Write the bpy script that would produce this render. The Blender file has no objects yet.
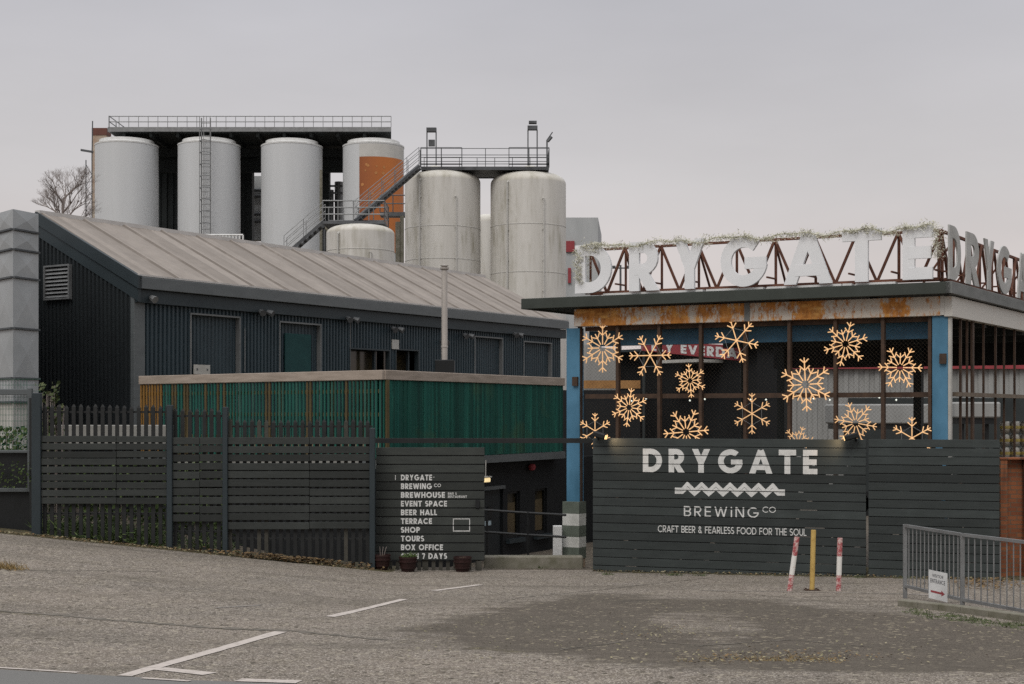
import bpy, bmesh, math, random
from mathutils import Vector
R = math.radians
random.seed(7)
scn = bpy.context.scene
COL = scn.collection

# ------------------------------------------------------------------ camera, sky, sun, exposure
F = 1024 * 50 / 36.0          # focal length in pixels
HZ = 412.0                    # image row of the horizon
E = 2.2                       # height of the camera above the near road
cam_d = bpy.data.cameras.new('camera'); cam = bpy.data.objects.new('camera', cam_d); COL.objects.link(cam)
cam.location = (0, 0, E); cam.rotation_euler = (R(90), 0, 0)
cam_d.sensor_width = 36; cam_d.lens = 50; cam_d.shift_y = (HZ - 342) / 1024.0
cam_d.clip_start = 0.1; cam_d.clip_end = 5000
scn.camera = cam

SUN_EL, SUN_AZ = 48, 205      # degrees; azimuth measured from +Y clockwise (behind the camera, to the left)
w = bpy.data.worlds.new('World'); scn.world = w; w.use_nodes = True
nt = w.node_tree; nt.nodes.clear()
out = nt.nodes.new('ShaderNodeOutputWorld')
sky = nt.nodes.new('ShaderNodeTexSky'); sky.sky_type = 'NISHITA'; sky.sun_disc = False
sky.sun_elevation = R(SUN_EL); sky.sun_rotation = R(SUN_AZ); sky.air_density = 1.5; sky.dust_density = 4
bg1 = nt.nodes.new('ShaderNodeBackground'); bg1.inputs['Strength'].default_value = 0.05
bg2 = nt.nodes.new('ShaderNodeBackground'); bg2.inputs['Strength'].default_value = 1.0
mix = nt.nodes.new('ShaderNodeMixShader'); mix.inputs[0].default_value = 0.9
tc = nt.nodes.new('ShaderNodeTexCoord'); sep = nt.nodes.new('ShaderNodeSeparateXYZ')
ramp = nt.nodes.new('ShaderNodeValToRGB')
for i, (p, c) in enumerate([(0.0, (.76, .665, .63)), (.06, (.74, .66, .635)), (.16, (.66, .635, .64)), (.29, (.55, .545, .58)), (.42, (.68, .69, .72)), (1.0, (1.6, 1.62, 1.68))]):
    el = ramp.color_ramp.elements[i] if i < 2 else ramp.color_ramp.elements.new(p)
    el.position = p; el.color = (*c, 1)
cn = nt.nodes.new('ShaderNodeTexNoise'); cn.inputs['Scale'].default_value = 3.0; cn.inputs['Detail'].default_value = 7
mp = nt.nodes.new('ShaderNodeMapping'); mp.inputs['Scale'].default_value = (1, 1, 3.5)
cr = nt.nodes.new('ShaderNodeMapRange'); cr.inputs[1].default_value = .25; cr.inputs[2].default_value = .75; cr.inputs[3].default_value = .92; cr.inputs[4].default_value = 1.08
mul = nt.nodes.new('ShaderNodeMixRGB'); mul.blend_type = 'MULTIPLY'; mul.inputs[0].default_value = 1
L = nt.links.new
L(tc.outputs['Generated'], sep.inputs[0]); L(sep.outputs['Z'], ramp.inputs[0])
L(tc.outputs['Generated'], mp.inputs[0]); L(mp.outputs[0], cn.inputs['Vector']); L(cn.outputs[0], cr.inputs[0])
L(ramp.outputs[0], mul.inputs[1]); L(cr.outputs[0], mul.inputs[2]); L(mul.outputs[0], bg2.inputs[0])
L(sky.outputs[0], bg1.inputs[0]); L(bg1.outputs[0], mix.inputs[1]); L(bg2.outputs[0], mix.inputs[2]); L(mix.outputs[0], out.inputs[0])

sd = bpy.data.lights.new('sun', 'SUN'); so = bpy.data.objects.new('sun', sd); COL.objects.link(so)
sd.energy = 1.3; sd.angle = R(30); sd.color = (1, .96, .9)
_az, _el = R(SUN_AZ), R(SUN_EL)
_dir = Vector((math.sin(_az) * math.cos(_el), math.cos(_az) * math.cos(_el), math.sin(_el)))
so.rotation_euler = (-_dir).to_track_quat('-Z', 'Y').to_euler()
so.location = (0, -10, 30)

scn.view_settings.view_transform = 'Standard'; scn.view_settings.look = 'None'
scn.view_settings.exposure = 0.0; scn.view_settings.gamma = 1; scn.view_settings.use_curve_mapping = False
scn.cycles.max_bounces = 6; scn.cycles.diffuse_bounces = 3; scn.cycles.transparent_max_bounces = 8
scn.cycles.use_denoising = False; scn.cycles.sample_clamp_indirect = 4

# ------------------------------------------------------------------ helpers: materials
def lin(r, g, b):
    f = lambda c: (c / 255 / 12.92) if c / 255 <= .04045 else ((c / 255 + .055) / 1.055) ** 2.4
    return (f(r), f(g), f(b))

class NG:
    def __init__(s, name):
        s.m = bpy.data.materials.new(name); s.m.use_nodes = True
        s.t = s.m.node_tree; s.t.nodes.clear()
        s.out = s.t.nodes.new('ShaderNodeOutputMaterial'); s.b = s.t.nodes.new('ShaderNodeBsdfPrincipled')
        s.t.links.new(s.b.outputs[0], s.out.inputs[0])
        s.tc = s.t.nodes.new('ShaderNodeTexCoord')
    def n(s, ty, **k):
        x = s.t.nodes.new(ty)
        for a, v in k.items(): setattr(x, a, v)
        return x
    def l(s, a, b): s.t.links.new(a, b)
    def noise(s, scale, stretch=(1, 1, 1), detail=5, rough=.6, coord='Object'):
        m = s.n('ShaderNodeMapping'); m.inputs['Scale'].default_value = stretch
        s.l(s.tc.outputs[coord], m.inputs[0])
        x = s.n('ShaderNodeTexNoise'); x.inputs['Scale'].default_value = scale; x.inputs['Detail'].default_value = detail; x.inputs['Roughness'].default_value = rough
        s.l(m.outputs[0], x.inputs['Vector']); return x.outputs[0]
    def step(s, val, a, b, lo=0, hi=1):
        x = s.n('ShaderNodeMapRange'); x.clamp = True
        for i, v in zip((1, 2, 3, 4), (a, b, lo, hi)): x.inputs[i].default_value = v
        s.l(val, x.inputs[0]); return x.outputs[0]
    def mixc(s, fac, a, b, mode='MIX'):
        x = s.n('ShaderNodeMixRGB'); x.blend_type = mode
        for i, v in enumerate((fac, a, b)):
            if isinstance(v, (int, float)): x.inputs[i].default_value = v
            elif isinstance(v, tuple): x.inputs[i].default_value = (*v, 1)
            else: s.l(v, x.inputs[i])
        return x.outputs[0]
    def math(s, op, a, b=0.0):
        x = s.n('ShaderNodeMath'); x.operation = op
        for i, v in enumerate((a, b)):
            if isinstance(v, (int, float)): x.inputs[i].default_value = v
            else: s.l(v, x.inputs[i])
        return x.outputs[0]
    def bump(s, h, strength, dist=.01):
        x = s.n('ShaderNodeBump'); x.inputs['Strength'].default_value = strength; x.inputs['Distance'].default_value = dist
        s.l(h, x.inputs['Height']); s.l(x.outputs[0], s.b.inputs['Normal'])
    def fin(s, col, rough=.8, metal=0, spec=.3):
        if isinstance(col, tuple): s.b.inputs['Base Color'].default_value = (*col, 1)
        else: s.l(col, s.b.inputs['Base Color'])
        if isinstance(rough, (int, float)): s.b.inputs['Roughness'].default_value = rough
        else: s.l(rough, s.b.inputs['Roughness'])
        s.b.inputs['Metallic'].default_value = metal; s.b.inputs['Specular IOR Level'].default_value = spec
        return s.m

def mat(name, c, c2=None, scale=2.0, stretch=(1, 1, 1), lo=.35, hi=.7, rough=.75, metal=0, spec=.3, speck=.12, bump=.0, bscale=60):
    g = NG(name)
    if c2 is None: c2 = tuple(v * .72 for v in c)
    a = g.step(g.noise(scale, stretch), lo, hi)
    col = g.mixc(a, c, c2)
    if speck:
        f = g.step(g.noise(bscale, (1, 1, 1), 3), .3, .7, 1 - speck, 1 + speck)
        col = g.mixc(1, col, f, 'MULTIPLY')
    if bump: g.bump(g.noise(bscale, (1, 1, 1), 3), bump)
    return g.fin(col, rough, metal, spec)

def emit(name, c, s):
    g = NG(name); g.b.inputs['Emission Color'].default_value = (*c, 1); g.b.inputs['Emission Strength'].default_value = s
    return g.fin(c, .5)

# ------------------------------------------------------------------ helpers: meshes and things
class MB:
    def __init__(s): s.v = []; s.f = []; s.mi = []
    def poly(s, pts, mi=0):
        b = len(s.v); s.v += [Vector(p) for p in pts]; s.f.append(tuple(range(b, b + len(pts)))); s.mi.append(mi)
    def box8(s, p, mi=0):      # p: 4 bottom then 4 top, same winding
        b = len(s.v); s.v += [Vector(q) for q in p]
        for f in ((3, 2, 1, 0), (4, 5, 6, 7), (0, 1, 5, 4), (1, 2, 6, 5), (2, 3, 7, 6), (3, 0, 4, 7)):
            s.f.append(tuple(b + i for i in f)); s.mi.append(mi)
    def fbox(s, fr, u0, u1, v0, v1, z0, z1, mi=0):
        s.box8([fr.p(u0, v0, z0), fr.p(u1, v0, z0), fr.p(u1, v1, z0), fr.p(u0, v1, z0),
                fr.p(u0, v0, z1), fr.p(u1, v0, z1), fr.p(u1, v1, z1), fr.p(u0, v1, z1)], mi)
    def box(s, x0, x1, y0, y1, z0, z1, mi=0):
        s.box8([(x0, y0, z0), (x1, y0, z0), (x1, y1, z0), (x0, y1, z0), (x0, y0, z1), (x1, y0, z1), (x1, y1, z1), (x0, y1, z1)], mi)
    def beam(s, a, b, wd, ht, up=Vector((0, 0, 1)), mi=0):   # square bar from a to b
        a, b = Vector(a), Vector(b); d = (b - a).normalized()
        side = d.cross(up)
        if side.length < 1e-4: side = d.cross(Vector((1, 0, 0)))
        side.normalize(); u2 = side.cross(d).normalized()
        q = [(-.5, -.5), (.5, -.5), (.5, .5), (-.5, .5)]
        s.box8([a + side * wd * i + u2 * ht * j for i, j in q] + [b + side * wd * i + u2 * ht * j for i, j in q], mi)
    def tube(s, a, b, r, n=8, r1=None, mi=0, caps=True):
        a, b = Vector(a), Vector(b); d = (b - a)
        if d.length < 1e-6: return
        d.normalize(); x = d.orthogonal().normalized(); y = d.cross(x); r1 = r if r1 is None else r1
        k = len(s.v)
        for c, rr in ((a, r), (b, r1)):
            for i in range(n):
                t = 2 * math.pi * i / n; s.v.append(c + x * math.cos(t) * rr + y * math.sin(t) * rr)
        for i in range(n):
            j = (i + 1) % n; s.f.append((k + i, k + j, k + n + j, k + n + i)); s.mi.append(mi)
        if caps:
            s.f.append(tuple(k + i for i in reversed(range(n)))); s.mi.append(mi)
            s.f.append(tuple(k + n + i for i in range(n))); s.mi.append(mi)
    def path(s, pts, r, n=6, mi=0):
        for a, b in zip(pts, pts[1:]): s.tube(a, b, r, n, mi=mi)
    def lathe(s, c, prof, n=32, mi=0, a0=0, a1=360):
        c = Vector(c); k = len(s.v); full = abs(a1 - a0) >= 360; m = n if full else n + 1
        for r, z in prof:
            for i in range(m):
                t = R(a0 + (a1 - a0) * i / n); s.v.append(c + Vector((r * math.cos(t), r * math.sin(t), z)))
        for q in range(len(prof) - 1):
            for i in range(n):
                j = (i + 1) % m if full else i + 1
                s.f.append((k + q * m + i, k + q * m + j, k + (q + 1) * m + j, k + (q + 1) * m + i)); s.mi.append(mi)
    def build(s, name, mats, parent=None, smooth=False, bevel=0, recalc=True, weld=False):
        if not isinstance(mats, (list, tuple)): mats = [mats]
        off = Vector((0, 0, 0)) if parent is None else WORLD[parent.as_pointer()]
        me = bpy.data.meshes.new(name)
        me.from_pydata([tuple(v - off) for v in s.v], [], s.f)
        for m in mats: me.materials.append(m)
        me.polygons.foreach_set('material_index', s.mi)
        if recalc or weld:
            bm = bmesh.new(); bm.from_mesh(me)
            if weld: bmesh.ops.remove_doubles(bm, verts=bm.verts, dist=1e-4)
            if recalc: bmesh.ops.recalc_face_normals(bm, faces=bm.faces)
            bm.to_mesh(me); bm.free()
        if smooth:
            me.polygons.foreach_set('use_smooth', [True] * len(me.polygons))
            me.set_sharp_from_angle(angle=R(40))
        me.update()
        o = bpy.data.objects.new(name, me); COL.objects.link(o)
        WORLD[o.as_pointer()] = off.copy()
        if parent is not None:
            o.parent = parent
        if bevel:
            b = o.modifiers.new('bevel', 'BEVEL'); b.width = bevel; b.segments = 1; b.limit_method = 'ANGLE'
        return o
WORLD = {}
_keep = []
def thing(name, label, cat, loc=(0, 0, 0), group=None):
    o = bpy.data.objects.new(name, None); COL.objects.link(o); o.location = loc; o.empty_display_size = .3
    o['label'] = label; o['category'] = cat
    if group: o['group'] = group
    WORLD[o.as_pointer()] = Vector(loc); _keep.append(o)
    return o
def tag(o, label, cat, group=None, kind=None):
    if label: o['label'] = label
    if cat: o['category'] = cat
    if group: o['group'] = group
    if kind: o['kind'] = kind
    return o
def struct(o): o['kind'] = 'structure'; return o

class Fr:                      # a vertical plan frame: origin and two horizontal directions
    def __init__(s, o, U, V): s.o = Vector((o[0], o[1])); s.U = Vector(U).normalized(); s.V = Vector(V).normalized()
    def p(s, u, v, z): q = s.o + s.U * u + s.V * v; return Vector((q.x, q.y, z))
    def u(s, px, v=0):
        k = (px - 512) / F; q = s.o + s.V * v
        return (k * q.y - q.x) / (s.U.x - k * s.U.y)
    def vv(s, px, u=0):
        k = (px - 512) / F; q = s.o + s.U * u
        return (k * q.y - q.x) / (s.V.x - k * s.V.y)
    def z(s, py, u, v=0): return E + (HZ - py) / F * (s.o + s.U * u + s.V * v).y
def at(px, py, d): return Vector(((px - 512) / F * d, d, E + (HZ - py) / F * d))
def line(p0, p1):              # frame whose u axis runs p0 -> p1 and v away from the camera
    d = Vector((p1[0] - p0[0], p1[1] - p0[1])).normalized(); v = Vector((-d.y, d.x))
    if v.y < 0: v = -v
    return Fr((p0[0], p0[1]), d, v)

def sm(a, b, x): t = min(1, max(0, (x - a) / (b - a))); return t * t * (3 - 2 * t)
def gz(x, y):
    if y < 11.5: z = 0
    elif y < 27.5: z = -.05 * (y - 11.5)
    else: z = -.8 - .8 * sm(27.4, 30, y)
    z *= sm(6, 14, y) if y < 14 else 1
    return z + .1 * min(12, max(0, -2 - x)) * sm(12, 24, y)
def gp(px, py):                # where the ray through a pixel meets the ground
    d = 5.0
    for _ in range(4000):
        q = at(px, py, d)
        if q.z <= gz(q.x, q.y): return Vector((q.x, q.y, gz(q.x, q.y)))
        d += .01
    return q

# ------------------------------------------------------------------ materials
def ground_mat():
    g = NG('forecourt_asphalt')
    att = g.n('ShaderNodeAttribute'); att.attribute_name = 'zone'
    sp = g.n('ShaderNodeSeparateColor'); g.l(att.outputs['Color'], sp.inputs[0])
    big = g.noise(.45, detail=6); mid = g.noise(2.2, detail=6, rough=.7)
    vor = g.n('ShaderNodeTexVoronoi'); vor.inputs['Scale'].default_value = 80; g.l(g.tc.outputs['Object'], vor.inputs['Vector'])
    vs = g.n('ShaderNodeSeparateColor'); g.l(vor.outputs['Color'], vs.inputs[0])
    vor2 = g.n('ShaderNodeTexVoronoi'); vor2.inputs['Scale'].default_value = 24; g.l(g.tc.outputs['Object'], vor2.inputs['Vector'])
    vs2 = g.n('ShaderNodeSeparateColor'); g.l(vor2.outputs['Color'], vs2.inputs[0])
    fine = g.noise(60, detail=4)
    old = g.mixc(g.step(big, .3, .7), (.202, .170, .140), (.150, .130, .110))
    old = g.mixc(g.step(mid, .45, .75), old, (.14, .118, .09))
    stone = g.step(vs.outputs[0], 0, 1, .5, 1.45)
    old = g.mixc(1, old, stone, 'MULTIPLY')
    old = g.mixc(g.step(vs.outputs[1], .86, .9), old, (.40, .36, .31))
    old = g.mixc(g.step(vs2.outputs[1], .93, .95), old, (.30, .265, .21))
    old = g.mixc(g.step(vs2.outputs[0], .955, .965), old, (.07, .06, .045))
    dark = g.mixc(g.step(mid, .3, .7), (.080, .067, .053), (.116, .098, .078))
    dark = g.mixc(1, dark, g.step(vs.outputs[2], 0, 1, .55, 1.45), 'MULTIPLY')
    dark = g.mixc(g.step(vs2.outputs[2], .95, .965), dark, (.25, .215, .155))
    n1 = g.math('MULTIPLY', g.math('SUBTRACT', g.noise(1.3, (.6, 1.2, 1), 10, .78), .5), 1.7)
    f1 = g.step(g.math('ADD', sp.outputs[0], n1), .38, .60)
    col = g.mixc(f1, old, dark)
    trk = g.step(g.noise(.5, (.35, 2.2, 1), 6, .6), .5, .68)
    col = g.mixc(g.math('MULTIPLY', trk, .5), col, (.085, .074, .058))
    oil = g.step(g.noise(.9, (1, 1.6, 1), 4, .5), .66, .74)
    col = g.mixc(g.math('MULTIPLY', oil, .45), col, (.06, .053, .044))
    road = g.mixc(g.step(fine, .3, .7), (.135, .132, .126), (.175, .17, .16))
    f2 = g.step(g.math('ADD', sp.outputs[1], g.math('MULTIPLY', n1, .05)), .47, .53)
    col = g.mixc(f2, col, road)
    soil = g.mixc(g.step(g.noise(9, detail=6), .4, .65), (.06, .05, .033), (.12, .105, .05))  # soil tone; at the gate foot it is also painted contact shadow
    f3 = g.step(g.math('ADD', sp.outputs[2], g.math('MULTIPLY', n1, .4)), .45, .6)
    col = g.mixc(f3, col, soil)
    g.bump(g.math('ADD', g.math('MULTIPLY', vs.outputs[0], .6), fine), .55, .012)
    return g.fin(col, .9, 0, .2)
M = {}
M['ground'] = ground_mat()
def paint_line():
    g = NG('worn_road_paint')
    n = g.step(g.noise(11, detail=8, rough=.75), .52, .68)
    col = g.mixc(n, (.46, .41, .37), (.2, .175, .15)); return g.fin(col, .8)
M['line'] = paint_line()
M['faintline'] = mat('faded_road_paint', (.33, .30, .27), (.21, .19, .17), scale=8, lo=.3, hi=.6)
def tank_mat(name, c, c2, dirt):
    g = NG(name)
    st = g.noise(1.1, (1, 1, .06), 6, .65); bl = g.noise(.35, detail=6)
    col = g.mixc(g.step(st, .35, .7), c, c2)
    col = g.mixc(g.math('MULTIPLY', g.step(bl, .46, .68), g.step(g.noise(2.5, (1, 1, .12), 6), .45, .65)), col, dirt)
    return g.fin(col, .55, 0, .35)
M['tank_a'] = tank_mat('tank_white', (.53, .54, .545), (.50, .51, .515), (.46, .465, .46))
M['tank_b'] = tank_mat('tank_stained', (.60, .58, .54), (.49, .47, .43), (.29, .27, .21))
M['tank_seam'] = mat('tank_seam', (.49, .475, .445), (.43, .42, .39))
M['tank_dome'] = tank_mat('tank_dome', (.58, .56, .51), (.46, .43, .37), (.22, .21, .13))
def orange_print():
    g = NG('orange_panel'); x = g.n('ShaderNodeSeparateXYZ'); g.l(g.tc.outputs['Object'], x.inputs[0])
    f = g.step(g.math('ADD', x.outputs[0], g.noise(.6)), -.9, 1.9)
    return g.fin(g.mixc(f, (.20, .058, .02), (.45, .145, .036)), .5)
M['orange'] = orange_print()
M['dot'] = mat('panel_dots', (.46, .2, .07))
M['darksteel'] = mat('dark_green_steel', (.034, .040, .040), (.022, .026, .026), scale=.6)
M['galv'] = mat('galvanised_steel', (.235, .24, .24), (.165, .165, .165), scale=3, metal=.4, rough=.5)
M['galvdark'] = mat('weathered_steel', (.11, .115, .12), (.07, .072, .075), scale=2, metal=.3, rough=.55)
M['white'] = mat('white_paint', (.66, .66, .65), (.55, .55, .53), scale=4)
M['lettergrey'] = mat('grey_sign_white', (.40, .40, .385), (.29, .29, .275), scale=3, rough=.6)  # greyer copy of the sign white for the letters along the side
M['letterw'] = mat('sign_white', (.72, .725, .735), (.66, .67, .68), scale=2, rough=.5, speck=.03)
M['roof'] = None
def roof_mat():
    g = NG('fibre_roof_sheet')
    a = g.noise(1.6, (1, 1, 1), 9, .75)
    w_ = g.n('ShaderNodeTexCoord')
    col = g.mixc(g.step(a, .35, .7), (.305, .268, .235), (.225, .196, .172))
    at_ = g.n('ShaderNodeAttribute'); at_.attribute_name = 'band'
    sp = g.n('ShaderNodeSeparateColor'); g.l(at_.outputs['Color'], sp.inputs[0])
    f = g.math('MULTIPLY', sp.outputs[0], g.step(g.noise(1.2, detail=6), .1, .5))
    col = g.mixc(f, col, (.135, .115, .098))
    return g.fin(col, .75, 0, .25)
M['roof'] = roof_mat()
M['rooftrim'] = mat('roof_trim_pale', (.50, .48, .46), (.40, .38, .36))
M['clad'] = mat('slate_blue_cladding', (.025, .042, .052), (.019, .032, .040), scale=1.5, stretch=(1, 1, .3), rough=.5, spec=.4)
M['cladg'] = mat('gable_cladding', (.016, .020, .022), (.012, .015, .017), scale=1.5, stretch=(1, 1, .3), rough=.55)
M['fascia'] = mat('grey_fascia', (.100, .110, .113), (.078, .087, .090), scale=1.2, stretch=(1, 1, 3), rough=.45, spec=.4)
M['fasciad'] = mat('dark_fascia', (.027, .037, .042), (.021, .029, .033), scale=1.0, rough=.5)
M['frame'] = mat('grey_frame', (.16, .165, .165), (.12, .125, .125))
M['black'] = mat('black_paint', (.012, .013, .014), (.008, .009, .009), rough=.5)
M['teal'] = mat('teal_door_paint', (.010, .050, .050), (.007, .038, .039), scale=2)
M['facet'] = mat('zinc_panel', (.36, .375, .38), (.28, .295, .30), scale=.8, rough=.45, metal=.3, spec=.4, speck=.05)
M['facetd'] = mat('zinc_seam', (.08, .085, .09))
M['concrete'] = mat('mossy_concrete', (.20, .185, .15), (.11, .105, .07), scale=5, bump=.3)
M['barrier'] = mat('dull_white_panel', (.25, .245, .225), (.17, .165, .15), scale=2)
M['concretew'] = mat('pale_concrete', (.44, .43, .40), (.33, .32, .29), scale=2)
M['wood'] = mat('weathered_cap_timber', (.36, .30, .25), (.25, .205, .165), scale=4, stretch=(.4, .4, 3), rough=.8)
def board_mat(name, c, c2):
    g = NG(name)
    a = g.noise(2.2, (1, 1, 6), 6, .65); b = g.noise(.9, detail=5)
    col = g.mixc(g.step(a, .35, .7), c, c2)
    col = g.mixc(g.math('MULTIPLY', g.step(b, .5, .75), .6), col, tuple(v * 1.5 for v in c))
    isl = g.n('ShaderNodeNewGeometry'); col = g.mixc(1, col, g.step(isl.outputs['Random Per Island'], 0, 1, .72, 1.3), 'MULTIPLY')
    sc = g.step(g.noise(28, (1, 1, 2.5), 4), .70, .74)
    col = g.mixc(g.math('MULTIPLY', sc, .55), col, (.13, .12, .10))
    return g.fin(col, .7, 0, .3)
M['board'] = board_mat('charcoal_boards', (.029, .032, .030), (.021, .024, .022))
M['boardg'] = board_mat('gate_boards', (.032, .038, .037), (.024, .029, .028))
M['boards'] = board_mat('sign_boards', (.034, .038, .034), (.025, .028, .026))
M['pale'] = mat('dark_pales', (.017, .018, .018), (.011, .012, .012), scale=5, rough=.6)
M['palel'] = mat('bare_timber_pales', (.060, .056, .046), (.035, .034, .027), scale=5)
M['green'] = mat('green_slats', (.012, .095, .070), (.008, .055, .044), scale=2.2, stretch=(1, 1, .35), rough=.7)
M['green2'] = mat('faded_green_slats', (.03, .11, .085), (.02, .07, .052), scale=3, stretch=(1, 1, .3))
M['ochre'] = mat('ochre_slats', (.25, .13, .03), (.16, .08, .018), scale=3, stretch=(1, 1, .3))
M['brown'] = mat('brown_slats', (.10, .075, .032), (.06, .045, .02), scale=3, stretch=(1, 1, .3))
def green_board():
    g = NG('green_vertical_boards')
    a = g.noise(1.0, (3, 3, .25), 6, .6); b = g.noise(.6, detail=6, rough=.7); c = g.noise(7, (1, 1, .1), 3)
    col = g.mixc(g.step(a, .3, .7), (.011, .084, .062), (.007, .053, .043))
    col = g.mixc(g.math('MULTIPLY', g.step(b, .52, .75), .7), col, (.055, .085, .035))
    col = g.mixc(g.step(c, .60, .75, 0, .5), col, (.03, .17, .12))
    isl = g.n('ShaderNodeNewGeometry'); col = g.mixc(1, col, g.step(isl.outputs['Random Per Island'], 0, 1, .65, 1.35), 'MULTIPLY')
    return g.fin(col, .75, 0, .2)
M['greenb'] = green_board()
M['lowwall'] = mat('dark_lower_wall', (.009, .010, .011), (.006, .007, .008), scale=1)
M['bluep'] = None
def blue_mat():
    g = NG('flaking_blue_paint')
    col = g.mixc(g.step(g.noise(1.4, (1, 1, .5), 5), .35, .7), (.075, .20, .31), (.03, .105, .17))
    col = g.mixc(g.step(g.noise(7, (1, 1, .6), 8, .7), .66, .72), col, (.13, .065, .03))
    return g.fin(col, .6, 0, .35)
M['blue'] = blue_mat()
M['bluedark'] = mat('dull_blue_beam', (.045, .125, .20), (.03, .08, .13), scale=2)
def rust_mat(name, paint, lo, hi):
    g = NG(name)
    r = g.mixc(g.step(g.noise(9, (1, 1, .5), 6), .3, .7), (.56, .235, .055), (.24, .09, .024))
    r = g.mixc(g.step(g.noise(4, (.8, .8, 2)), .5, .7), r, (.62, .33, .10))
    n = g.math('ADD', g.math('MULTIPLY', g.noise(1.7, (1, 1, .5), 4), .5), g.math('MULTIPLY', g.noise(11, (1, 1, .5), 9, .8), .5))
    col = g.mixc(g.step(n, lo, hi), r, paint)
    g.bump(n, .3, .02)
    return g.fin(col, .8, 0, .25)
M['rust'] = rust_mat('rusting_white_lintel', (.50, .45, .39), .485, .535)
M['whitelintel'] = rust_mat('stained_white_lintel', (.52, .50, .46), .36, .42)
M['rustbar'] = mat('rusty_bar', (.070, .042, .027), (.038, .024, .017), scale=6)
M['rusttruss'] = mat('rusty_truss', (.150, .060, .036), (.075, .030, .019), scale=5)
M['canopy'] = mat('canopy_edge_felt', (.046, .053, .046), (.034, .039, .033), scale=1.5)
M['canopys'] = mat('canopy_side_trim', (.17, .175, .17), (.12, .125, .12), scale=1.5, stretch=(1, 1, 3))
M['wire'] = mat('grey_wire', (.09, .075, .06), rough=.6)
M['greenwire'] = mat('green_wire', (.02, .10, .065))
def flake_mat():
    g = NG('warm_rope_light'); oi = g.n('ShaderNodeObjectInfo')
    n = g.step(g.noise(14, detail=2), .3, .7, .75, 1.2)
    st = g.math('MULTIPLY', g.step(oi.outputs['Random'], 0, 1, .58, .92), n)
    g.b.inputs['Emission Color'].default_value = (.92, .52, .225, 1); g.l(st, g.b.inputs['Emission Strength'])
    return g.fin((.45, .30, .18), .5)
M['flake'] = flake_mat()
M['bulbwhite'] = emit('white_bulb', (.9, .95, .85), 1.0)
M['glow'] = emit('lit_lamp_lens', (1, .62, .28), 1.3)
M['lampwarm'] = emit('lit_strip_lens', (1, .78, .42), .7)
M['paintw'] = mat('white_lettering', (.60, .60, .58), (.46, .46, .44), scale=9, speck=.1, lo=.45, hi=.75)
M['red'] = mat('red_paint', (.30, .05, .058), (.22, .04, .045))
M['redw'] = rust_mat('chipped_red_paint', (.50, .14, .14), .40, .46)
def bandmat(name, a, b, lo=.52, hi=.58):
    g = NG(name); n = g.noise(16, detail=7, rough=.7)
    return g.fin(g.mixc(g.step(n, lo, hi), a, b), .6, 0, .3)
M['bol_red'] = bandmat('chipped_red', (.34, .075, .08), (.55, .42, .39), .45, .55)
M['bol_white'] = bandmat('scuffed_white', (.66, .64, .60), (.50, .38, .34), .62, .7)
M['yellow'] = bandmat('worn_yellow', (.50, .345, .11), (.38, .245, .07), .45, .62)
M['brick'] = None
def brick_mat():
    g = NG('stained_brick')
    b = g.n('ShaderNodeTexBrick'); b.inputs['Scale'].default_value = 1
    b.inputs['Brick Width'].default_value = .225; b.inputs['Row Height'].default_value = .075; b.inputs['Mortar Size'].default_value = .008
    b.inputs['Color1'].default_value = (.26, .095, .04, 1); b.inputs['Color2'].default_value = (.18, .06, .028, 1); b.inputs['Mortar'].default_value = (.13, .09, .06, 1)
    m = g.n('ShaderNodeMapping'); m.inputs['Rotation'].default_value = (R(90), 0, 0); g.l(g.tc.outputs['Object'], m.inputs[0]); g.l(m.outputs[0], b.inputs['Vector'])
    st = g.step(g.noise(2.3, (1, 1, .08), 5), .48, .58)
    return g.fin(g.mixc(g.math('MULTIPLY', st, .9), b.outputs[0], (.028, .016, .012)), .85)
M['brick'] = brick_mat()
M['brickc'] = mat('chimney_brick', (.42, .36, .29), (.35, .24, .17), scale=1.5)
M['bricktop'] = mat('chimney_cap_brick', (.15, .06, .045), (.10, .045, .035))
M['terracotta'] = mat('dark_red_pot', (.028, .011, .010), (.016, .007, .006), scale=6, rough=.5)
M['soil'] = mat('potting_soil', (.14, .10, .06), (.06, .045, .03), scale=20)
def leafmat(name, a, b):
    g = NG(name); oi = g.n('ShaderNodeNewGeometry')
    col = g.mixc(oi.outputs['Random Per Island'], a, b); return g.fin(col, .7, 0, .2)
M['leaf'] = leafmat('green_leaves', (.045, .075, .022), (.085, .115, .04))
M['ivy'] = leafmat('dull_ivy_leaves', (.04, .06, .02), (.10, .11, .05))
M['drygrass'] = leafmat('dry_grass', (.24, .155, .06), (.17, .135, .065))
M['litter'] = leafmat('leaf_litter_mix', (.20, .13, .06), (.07, .048, .028))
M['litter2'] = leafmat('pale_litter', (.30, .26, .17), (.16, .15, .075))
M['frost'] = leafmat('frosted_needles', (.62, .60, .50), (.30, .29, .19))
M['bark'] = mat('bare_twigs', (.27, .23, .21), (.20, .17, .155), scale=8)
M['keg'] = mat('steel_keg', (.45, .43, .38), (.3, .29, .26), metal=.7, rough=.4, scale=6)
M['kegband'] = mat('keg_band', (.5, .40, .13), (.38, .29, .09))
M['siderail'] = mat('tan_rail', (.17, .135, .10), (.10, .075, .055), scale=4)
M['steelpipe'] = mat('stainless_flue', (.50, .46, .42), (.38, .35, .32), metal=.2, rough=.4, scale=3, stretch=(1, 1, .3))
M['striped_g'] = mat('sage_stripe', (.115, .135, .11), (.085, .10, .08), scale=4)
M['striped_w'] = mat('white_stripe', (.55, .55, .52), (.40, .40, .37), scale=5, lo=.4, hi=.8)
M['tan'] = mat('bare_plinth', (.33, .25, .18), (.22, .16, .11), scale=8)
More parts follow.
